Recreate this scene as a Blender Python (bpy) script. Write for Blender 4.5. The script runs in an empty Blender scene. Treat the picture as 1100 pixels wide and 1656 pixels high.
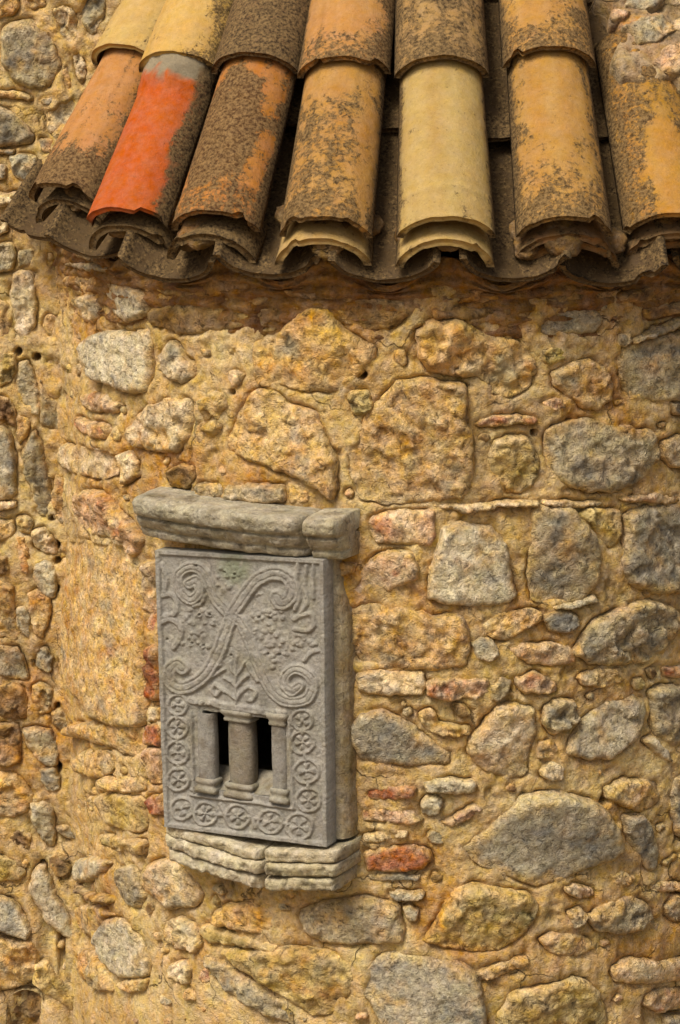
import bpy, math, random
import numpy as np
from mathutils.geometry import delaunay_2d_cdt

random.seed(7)
RNG = np.random.default_rng(7)
sc = bpy.context.scene
COL = sc.collection
R_ = math.radians

# ------------------------------------------------------------------ camera
F_PX = 3600.0                       # focal length in photograph pixels (1100 x 1656)
AX = 0.17                           # axis of the apse (x), y = 0
RW = 0.712                          # radius of the apse wall
RE = 0.765                          # radius of the eave
CAM = np.array([0.0, -4.36, 2.60])
PITCH = math.atan((828 - 150) / F_PX)
cd = bpy.data.cameras.new('camera')
cam = bpy.data.objects.new('camera', cd)
COL.objects.link(cam)
cam.location = CAM
cam.rotation_euler = (math.pi / 2 - PITCH, 0, 0)
cd.sensor_fit = 'VERTICAL'
cd.sensor_height = 36.0
cd.lens = F_PX / 1656 * 36.0
cd.clip_end = 500
sc.camera = cam

# ------------------------------------------------------------------ sky, sun, exposure
SUN_EL, SUN_AZ = 54.0, -40.0        # azimuth seen from the wall towards the camera: negative = to the left
world = bpy.data.worlds.new('World')
sc.world = world
world.use_nodes = True
wt = world.node_tree
sky = wt.nodes.new('ShaderNodeTexSky')
sky.sky_type = 'NISHITA'
sky.sun_disc = False
sky.sun_elevation = R_(SUN_EL)
sky.sun_rotation = R_(180 - SUN_AZ)
sky.dust_density = 6.0
sky.ozone_density = 0.3
bg = wt.nodes['Background']
bg.inputs['Strength'].default_value = 0.085
wt.links.new(sky.outputs[0], bg.inputs['Color'])
sd = bpy.data.lights.new('sun', 'SUN')
sd.energy = 2.7
sd.angle = R_(24)
sd.color = (1.0, 0.94, 0.85)
sun = bpy.data.objects.new('sun', sd)
COL.objects.link(sun)
# vector from the scene to the sun
sv = np.array([math.sin(R_(SUN_AZ)) * math.cos(R_(SUN_EL)), -math.cos(R_(SUN_AZ)) * math.cos(R_(SUN_EL)), math.sin(R_(SUN_EL))])
from mathutils import Vector
sun.rotation_euler = Vector(sv).to_track_quat('Z', 'Y').to_euler()
sun.location = (-3, -4, 6)
vs = sc.view_settings
vs.view_transform = 'Standard'
vs.look = 'None'
vs.exposure = 0.42
vs.gamma = 1.0
sc.cycles.max_bounces = 5

# ------------------------------------------------------------------ numeric helpers
def _hash(ix, iy, iz, seed):
    h = (ix.astype(np.uint32) * np.uint32(374761393)) ^ (iy.astype(np.uint32) * np.uint32(668265263)) ^ (iz.astype(np.uint32) * np.uint32(2246822519)) ^ np.uint32((seed * 3266489917 + 1013904223) & 0xffffffff)
    h = (h ^ (h >> np.uint32(15))) * np.uint32(2246822519)
    h = (h ^ (h >> np.uint32(13))) * np.uint32(3266489917)
    return h ^ (h >> np.uint32(16))

_PERM = np.random.default_rng(3).permutation(256).astype(np.int32)
_PERM = np.concatenate([_PERM, _PERM])
_G = np.random.default_rng(4).normal(size=(256, 3))
_G = (_G / np.linalg.norm(_G, axis=1)[:, None] * 1.25).astype(np.float32)
_GX, _GY, _GZ = _G.T.copy()

def noise(P, freq, seed=0):
    """gradient noise, about -1..1"""
    Q = np.asarray(P, float) * freq + (seed * 12.9898) % 97.0
    I = np.floor(Q)
    f = (Q - I).astype(np.float32)
    I = I.astype(np.int32) & 255
    fx, fy, fz = f[:, 0], f[:, 1], f[:, 2]
    wx, wy, wz = [t * t * t * (t * (t * 6 - 15) + 10) for t in (fx, fy, fz)]
    x0, y0, z0 = I[:, 0], I[:, 1], I[:, 2]
    x1, y1, z1 = (x0 + 1) & 255, (y0 + 1) & 255, (z0 + 1) & 255
    pz0, pz1 = _PERM[z0], _PERM[z1]
    res = []
    for pz, dz in ((pz0, 0), (pz1, 1)):
        rows = []
        gz_ = fz - dz
        for yy, dy in ((y0, 0), (y1, 1)):
            py = _PERM[pz + yy]
            gy_ = fy - dy
            ha, hb = _PERM[py + x0], _PERM[py + x1]
            da = _GX[ha] * fx + _GY[ha] * gy_ + _GZ[ha] * gz_
            db = _GX[hb] * (fx - 1) + _GY[hb] * gy_ + _GZ[hb] * gz_
            rows.append(da + wx * (db - da))
        res.append(rows[0] + wy * (rows[1] - rows[0]))
    return (res[0] + wz * (res[1] - res[0])).astype(float) * 1.2

def fbm(P, freq, octv=3, seed=0, gain=0.5):
    s, a, t = 0.0, 1.0, 0.0
    for k in range(octv):
        s = s + a * noise(P, freq * 2 ** k, seed + k * 17)
        t += a
        a *= gain
    return s / t

def facets(P2, scale, seed):
    """broken-stone faces: every cell of a Worley pattern is a small tilted plane"""
    Q = P2 / scale + 500
    I = np.floor(Q).astype(np.int64)
    best = np.full(len(Q), 9.0)
    val = np.zeros(len(Q))
    z0 = np.zeros(len(Q), np.int64)
    for dx in (-1, 0, 1):
        for dy in (-1, 0, 1):
            h = _hash(I[:, 0] + dx, I[:, 1] + dy, z0, seed)
            px = (h & np.uint32(255)).astype(float) / 255
            py = ((h >> np.uint32(8)) & np.uint32(255)).astype(float) / 255
            tx = ((h >> np.uint32(16)) & np.uint32(127)).astype(float) / 63.5 - 1
            ty = ((h >> np.uint32(23)) & np.uint32(127)).astype(float) / 63.5 - 1
            ox = Q[:, 0] - (I[:, 0] + dx + px)
            oy = Q[:, 1] - (I[:, 1] + dy + py)
            d = ox * ox + oy * oy
            m = d < best
            best = np.where(m, d, best)
            val = np.where(m, tx * ox + ty * oy + 0.5 * tx, val)
    return val

def sstep(a, b, x):
    t = np.clip((x - a) / (b - a), 0, 1)
    return t * t * (3 - 2 * t)

ALB = 0.72
def lin(c, k=ALB):
    c = np.asarray(c, float) / 255
    return np.where(c <= 0.04045, c / 12.92, ((c + 0.055) / 1.055) ** 2.4) * k

def mixc(A, B, f):
    f = np.asarray(f)[..., None]
    return A * (1 - f) + B * f

def seg_dist(P, pts, closed=False):
    """distance of points P (n,2) to a polyline"""
    pts = np.asarray(pts, float)
    A = pts if closed else pts[:-1]
    B = np.roll(pts, -1, 0) if closed else pts[1:]
    d = np.full(len(P), 1e18)
    for a, b in zip(A, B):
        ab = b - a
        L2 = max(ab @ ab, 1e-12)
        rx, ry = P[:, 0] - a[0], P[:, 1] - a[1]
        t = np.clip((rx * ab[0] + ry * ab[1]) / L2, 0, 1)
        rx = rx - t * ab[0]; ry = ry - t * ab[1]
        d = np.minimum(d, rx * rx + ry * ry)
    return np.sqrt(d)

def inside(P, poly):
    poly = np.asarray(poly, float)
    c = np.zeros(len(P), bool)
    j = len(poly) - 1
    for i in range(len(poly)):
        xi, yi = poly[i]; xj, yj = poly[j]
        if yi != yj:
            m = ((yi > P[:, 1]) != (yj > P[:, 1])) & (P[:, 0] < (xj - xi) * (P[:, 1] - yi) / (yj - yi) + xi)
            c ^= m
        j = i
    return c

def catmull(pts, n=8):
    p = np.asarray(pts, float)
    p = np.vstack([2 * p[0] - p[1], p, 2 * p[-1] - p[-2]])
    out = []
    for i in range(1, len(p) - 2):
        for t in np.arange(n) / n:
            a, b, c, d = p[i - 1], p[i], p[i + 1], p[i + 2]
            out.append(0.5 * (2 * b + (c - a) * t + (2 * a - 5 * b + 4 * c - d) * t * t + (3 * b - a - 3 * c + d) * t ** 3))
    out.append(p[-2])
    return np.array(out)

# ------------------------------------------------------------------ mesh helpers
def build(name, V, faces, mat, parent=None, col=None, spk=None, smooth=True, origin=None, kind=None):
    V = np.asarray(V, float)
    off = np.asarray(origin if origin is not None else V.mean(0), float)
    me = bpy.data.meshes.new(name)
    me.vertices.add(len(V))
    me.vertices.foreach_set('co', (V - off).astype(np.float32).ravel())
    fs = [np.asarray(f, np.int32) for f in faces if len(f)]
    idx = np.concatenate([f.ravel() for f in fs])
    sizes = np.concatenate([np.full(len(f), f.shape[1], np.int32) for f in fs])
    starts = np.concatenate([[0], np.cumsum(sizes)[:-1]]).astype(np.int32)
    me.loops.add(len(idx))
    me.loops.foreach_set('vertex_index', idx)
    me.polygons.add(len(sizes))
    me.polygons.foreach_set('loop_start', starts)
    me.update(calc_edges=True)
    me.polygons.foreach_set('use_smooth', np.full(len(sizes), smooth))
    if col is not None:
        a = me.color_attributes.new('Col', 'FLOAT_COLOR', 'POINT')
        c4 = np.ones((len(V), 4), np.float32)
        c4[:, :3] = np.clip(col, 0.004, 0.85)
        a.data.foreach_set('color', c4.ravel())
    if spk is not None:
        a = me.attributes.new('Spk', 'FLOAT', 'POINT')
        a.data.foreach_set('value', np.asarray(spk, np.float32))
    me.materials.append(mat)
    me.validate()
    o = bpy.data.objects.new(name, me)
    COL.objects.link(o)
    if parent is not None:
        o.parent = parent
        o.location = off - PW[parent.name]
    else:
        o.location = off
    PW[o.name] = off
    if kind:
        o['kind'] = kind
    return o

PW = {}
def thing(name, label, cat, loc):
    o = bpy.data.objects.new(name, None)
    COL.objects.link(o)
    o.location = loc
    o.empty_display_size = 0.1
    PW[o.name] = np.asarray(loc, float)
    o['label'] = label
    o['category'] = cat
    o['kind'] = 'thing'
    return o

def grid_faces(nu, nv, base=0, wrap=False):
    """vertex (i,j) -> base + i*nv + j"""
    i = np.arange(nu if wrap else nu - 1)[:, None]
    j = np.arange(nv - 1)[None, :]
    i2 = (i + 1) % nu
    return np.stack([base + i * nv + j, base + i2 * nv + j, base + i2 * nv + j + 1, base + i * nv + j + 1], -1).reshape(-1, 4)

# ------------------------------------------------------------------ materials
def stone_material(name, fine=1.0, speck=0.35, bump=0.5, rough=0.92, scale=1.0, spots=None, cranny=0.0, drift=1.0, cracks=False):
    m = bpy.data.materials.new(name)
    m.use_nodes = True
    nt = m.node_tree
    N, L = nt.nodes, nt.links
    b = N['Principled BSDF']
    b.inputs['Roughness'].default_value = rough
    b.inputs['Specular IOR Level'].default_value = 0.18
    at = N.new('ShaderNodeAttribute'); at.attribute_name = 'Col'
    tc = N.new('ShaderNodeNewGeometry')
    def nz(s, det, rg=0.6, dist=0.0):
        n = N.new('ShaderNodeTexNoise')
        n.inputs['Scale'].default_value = s * scale
        n.inputs['Detail'].default_value = det
        n.inputs['Roughness'].default_value = rg
        n.inputs['Distortion'].default_value = dist
        L.new(tc.outputs['Position'], n.inputs['Vector'])
        return n.outputs['Fac']
    def mr(src, a, b_, c, d):
        n = N.new('ShaderNodeMapRange')
        for k, v in zip(('From Min', 'From Max', 'To Min', 'To Max'), (a, b_, c, d)):
            n.inputs[k].default_value = v
        L.new(src, n.inputs['Value'])
        return n.outputs[0]
    def mth(op, x, y):
        n = N.new('ShaderNodeMath'); n.operation = op
        for k, v in enumerate((x, y)):
            if isinstance(v, (int, float)): n.inputs[k].default_value = v
            else: L.new(v, n.inputs[k])
        return n.outputs[0]
    n1 = nz(38, 6, 0.65, 0.4)
    n2 = nz(150, 5, 0.7)
    n3 = nz(420, 3, 0.6)
    v1 = mr(n1, 0.25, 0.75, 1 - 0.30 * fine, 1 + 0.30 * fine)
    v2 = mr(n2, 0.25, 0.75, 1 - 0.34 * fine, 1 + 0.34 * fine)
    val = mth('MULTIPLY', v1, v2)
    # small dark pits and crumbs
    pit = mr(n3, 0.30, 0.40, 1 - speck, 1.0)
    val = mth('MULTIPLY', val, pit)
    val = mth('MULTIPLY', val, mr(n3, 0.60, 0.70, 1.0, 1 + 0.5 * speck))      # pale grains of sand
    n4 = nz(85, 4, 0.62, 0.8)
    if cranny:
        val = mth('MULTIPLY', val, mr(n4, 0.33, 0.44, 1 - cranny, 1.0))
        val = mth('MULTIPLY', val, mr(n4, 0.56, 0.70, 1.0, 1 + 0.45 * cranny))
    if cracks:                         # hairline shrinkage cracks
        wv = N.new('ShaderNodeTexNoise'); wv.inputs['Scale'].default_value = 20; wv.inputs['Detail'].default_value = 4
        L.new(tc.outputs['Position'], wv.inputs['Vector'])
        ad = N.new('ShaderNodeVectorMath'); ad.operation = 'MULTIPLY_ADD'
        L.new(wv.outputs['Color'], ad.inputs[0]); ad.inputs[1].default_value = (0.07, 0.07, 0.07); L.new(tc.outputs['Position'], ad.inputs[2])
        vo = N.new('ShaderNodeTexVoronoi'); vo.feature = 'DISTANCE_TO_EDGE'; vo.inputs['Scale'].default_value = 8
        L.new(ad.outputs[0], vo.inputs['Vector'])
        line = mr(vo.outputs['Distance'], 0.004, 0.014, 1.0, 0.0)
        crack = mth('MULTIPLY', line, mr(nz(7, 3), 0.50, 0.60, 0.0, 1.0))
        val = mth('MULTIPLY', val, mr(crack, 0, 1, 1.0, 0.42))
    mul = N.new('ShaderNodeVectorMath'); mul.operation = 'SCALE'
    L.new(at.outputs['Color'], mul.inputs[0]); L.new(val, mul.inputs['Scale'])
    colr = mul.outputs[0]
    # warm / cool drift of the pigment
    hs = N.new('ShaderNodeHueSaturation')
    L.new(colr, hs.inputs['Color'])
    L.new(mr(nz(22, 4), 0.3, 0.7, 0.5 - 0.012 * drift, 0.5 + 0.012 * drift), hs.inputs['Hue'])
    L.new(mr(nz(60, 4), 0.3, 0.7, 1 - 0.18 * drift, 1 + 0.18 * drift), hs.inputs['Saturation'])
    colr = hs.outputs[0]
    if spots:                          # lichen: how dense is stored on the mesh (Spk)
        sp = N.new('ShaderNodeAttribute'); sp.attribute_name = 'Spk'
        oi = N.new('ShaderNodeObjectInfo')
        sv2 = N.new('ShaderNodeVectorMath'); sv2.operation = 'SCALE'
        L.new(tc.outputs['Position'], sv2.inputs[0]); L.new(mr(oi.outputs['Random'], 0, 1, 0.55, 1.25), sv2.inputs['Scale'])
        def nzs(*a):
            n = nz(*a)
            L.new(sv2.outputs[0], n.node.inputs['Vector'])
            return n
        na = nzs(165, 5, 0.72, 0.5); nb = nzs(44, 4, 0.6, 1.0)
        lump = mth('ADD', mth('MULTIPLY', na, 0.58), mth('MULTIPLY', nb, 0.42))
        thr = mr(sp.outputs['Fac'], 0, 1, 0.31, 0.66)
        fac = mr(mth('SUBTRACT', thr, lump), -0.035, 0.05, 0.0, 0.88)
        for sc_, c_ in ((None, spots[0]),):
            rm = N.new('ShaderNodeValToRGB')
            rm.color_ramp.elements[0].color = (*spots[0], 1); rm.color_ramp.elements[0].position = 0.38
            rm.color_ramp.elements[1].color = (*spots[1], 1); rm.color_ramp.elements[1].position = 0.62
            L.new(nz(190, 4, 0.7), rm.inputs['Fac'])
            mx = N.new('ShaderNodeMix'); mx.data_type = 'RGBA'
            L.new(fac, mx.inputs['Factor']); L.new(colr, mx.inputs['A']); L.new(rm.outputs[0], mx.inputs['B'])
            colr = mx.outputs['Result']
    L.new(colr, b.inputs['Base Color'])
    h = mth('ADD', mth('MULTIPLY', n2, 0.55), mth('MULTIPLY', n1, 0.8))
    h = mth('ADD', h, mth('MULTIPLY', n3, 0.25))
    if cranny: h = mth('ADD', h, mth('MULTIPLY', mr(n4, 0.30, 0.55, 0, 1), 0.9 * cranny))
    if spots:
        h = mth('ADD', h, mth('MULTIPLY', fac, 0.30))
    if cracks: h = mth('SUBTRACT', h, mth('MULTIPLY', crack, 0.8))
    bp = N.new('ShaderNodeBump')
    bp.inputs['Strength'].default_value = bump
    bp.inputs['Distance'].default_value = 0.006
    L.new(h, bp.inputs['Height'])
    L.new(bp.outputs[0], b.inputs['Normal'])
    return m

M_STONE = stone_material('rubble_stone', 1.05, 0.55, 1.0, cranny=0.55)
M_STONE_FINE = stone_material('close_grained_stone', 1.05, 0.6, 0.9, scale=1.25, cranny=0.55)
M_STONE_COARSE = stone_material('coarse_stone', 1.1, 0.6, 1.0, scale=0.62, cranny=0.60)
STONE_MATS = {k: M_STONE for k in 'oprgwbknvd'}
STONE_MATS.update({'b': M_STONE_FINE, 'w': M_STONE_FINE, 'k': M_STONE_FINE, 'v': M_STONE_COARSE, 'r': M_STONE_COARSE, 'd': M_STONE_COARSE})
M_MORTAR = stone_material('lime_mortar', 0.75, 0.50, 1.0, scale=1.05, cranny=0.32, cracks=True)
M_GREY = stone_material('carved_grey_stone', 0.6, 0.45, 0.55, scale=1.3, cranny=0.22)
M_LINTEL = stone_material('weathered_limestone', 0.95, 0.5, 0.7, cranny=0.4)
M_TILE = stone_material('clay_tile', 0.36, 0.30, 0.5, scale=0.95, drift=0.35, spots=(lin((38, 28, 17)), lin((140, 114, 74))))
M_GROUND = bpy.data.materials.new('dry_earth')
M_GROUND.use_nodes = True
_g = M_GROUND.node_tree
_n = _g.nodes.new('ShaderNodeTexNoise'); _n.inputs['Scale'].default_value = 3
_r = _g.nodes.new('ShaderNodeValToRGB')
_r.color_ramp.elements[0].color = (0.20, 0.14, 0.08, 1); _r.color_ramp.elements[1].color = (0.34, 0.26, 0.16, 1)
_g.links.new(_n.outputs['Fac'], _r.inputs['Fac'])
_g.links.new(_r.outputs[0], _g.nodes['Principled BSDF'].inputs['Base Color'])
_g.nodes['Principled BSDF'].inputs['Roughness'].default_value = 0.95

# ------------------------------------------------------------------ geometry of the place
THC = R_(75.0)
YB = -RW * math.cos(THC)                   # face of the straight church wall
XL, XR = AX - RW * math.sin(THC), AX + RW * math.sin(THC)
UP = np.array([0, math.sin(PITCH), math.cos(PITCH)])
FW = np.array([0, math.cos(PITCH), -math.sin(PITCH)])
RT = np.array([1.0, 0, 0])

def ray(p):
    p = np.atleast_2d(np.asarray(p, float))
    return FW + (p[:, :1] - 550) / F_PX * RT - (p[:, 1:] - 828) / F_PX * UP

def hit_plane(p, P0, n):
    d = ray(p)
    t = ((P0 - CAM) @ n) / (d @ n)
    return CAM + t[:, None] * d

def hit_cyl(p):
    d = ray(p)
    ox, oy = CAM[0] - AX, CAM[1]
    a = d[:, 0] ** 2 + d[:, 1] ** 2
    b = 2 * (ox * d[:, 0] + oy * d[:, 1])
    c = ox * ox + oy * oy - RW * RW
    disc = b * b - 4 * a * c
    t = np.where(disc > 0, (-b - np.sqrt(np.maximum(disc, 0))) / (2 * a), np.nan)
    return CAM + t[:, None] * d

def surface_of(p):
    """'a' when the pixel falls on the apse, 'b' when it falls on the straight wall"""
    if p[1] < 330: return 'b'
    P = hit_cyl([p])[0]
    if np.isnan(P).any(): return 'b'
    th = math.atan2(P[0] - AX, -P[1])
    return 'a' if abs(th) < THC else 'b'

def to_param(p, s):
    if s == 'b':
        P = hit_plane(p, np.array([0, YB, 0]), np.array([0, 1.0, 0]))
        return P[:, [0, 2]]
    P = hit_cyl(p)
    bad = np.isnan(P).any(1)
    th = np.arctan2(P[:, 0] - AX, -P[:, 1])
    if bad.any():
        Q = hit_plane(p, np.array([0, YB, 0]), np.array([0, 1.0, 0]))
        th = np.where(bad, np.where(Q[:, 0] < AX, -1.0, 1.0) * R_(86), th)
        P = np.where(bad[:, None], Q, P)
    return np.stack([RW * th, P[:, 2]], -1)

def on_surface(q, h, s):
    """parameter (a, z) and height above the face -> world"""
    q = np.asarray(q, float)
    if s == 'f':
        return fillet_point(q, h)
    if s == 'b':
        return np.stack([q[:, 0], YB - h, q[:, 1]], -1)
    th = q[:, 0] / RW
    r = RW + h
    return np.stack([AX + r * np.sin(th), -r * np.cos(th), q[:, 1]], -1)

def swell(P):
    return 0.012 * noise(P, 3.1, 91) + 0.006 * noise(P, 8.0, 92)

PAL = {
    'o': [(200, 164, 106), (214, 186, 136), (176, 132, 74), (152, 140, 112)],
    'p': [(214, 188, 142), (226, 208, 170), (192, 152, 96), (160, 150, 126)],
    'r': [(200, 162, 98), (188, 136, 72), (206, 178, 128), (164, 150, 116)],
    'g': [(170, 154, 120), (196, 178, 140), (132, 126, 110), (190, 156, 102)],
    'w': [(194, 180, 146), (216, 202, 168), (150, 144, 128), (188, 156, 106)],
    'b': [(158, 148, 124), (186, 172, 140), (120, 118, 110), (184, 154, 106)],
    'k': [(168, 106, 70), (190, 142, 100), (138, 86, 58), (198, 162, 118)],
    'n': [(206, 168, 124), (224, 200, 160), (184, 126, 90), (172, 150, 116)],
    'v': [(176, 150, 92), (194, 172, 118), (142, 128, 84), (198, 156, 88)],
    'd': [(134, 106, 68), (162, 132, 88), (98, 76, 48), (174, 132, 76)],
}
MORT = [(200, 166, 112), (216, 188, 138), (188, 136, 72), (176, 148, 108)]

def pigment(P, key, seed):
    c = [lin(x) for x in PAL[key]]
    off = P + seed * 3.7
    C = np.broadcast_to(c[0], (len(P), 3)).copy()
    C = mixc(C, c[1], sstep(-0.1, 0.5, fbm(off, 24, 4, 1)))
    C = mixc(C, c[2], 0.9 * sstep(0.0, 0.35, fbm(off, 19, 4, 5, 0.65)))
    C = mixc(C, c[3], 0.85 * sstep(0.06, 0.36, fbm(off, 14, 4, 9, 0.65)))
    return C

def mortar_col(P):
    c = [lin(x) for x in MORT]
    C = np.broadcast_to(c[0], (len(P), 3)).copy()
    C = mixc(C, c[1], sstep(-0.15, 0.5, fbm(P, 7, 3, 31)))
    C = mixc(C, c[2], 0.8 * sstep(0.0, 0.45, fbm(P, 5, 3, 35)))
    C = mixc(C, c[3], 0.7 * sstep(0.0, 0.45, fbm(P, 11, 3, 39)))
    # rust brown staining that ran down from under the eave
    z = P[:, 2]
    st = sstep(2.18, 2.36, z + 0.07 * fbm(P, 6, 3, 44)) * (P[:, 1] < YB - 0.02)
    C = mixc(C, lin((164, 112, 56)), 0.6 * st)
    return C * np.array([1.25, 1.27, 1.16])

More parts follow.
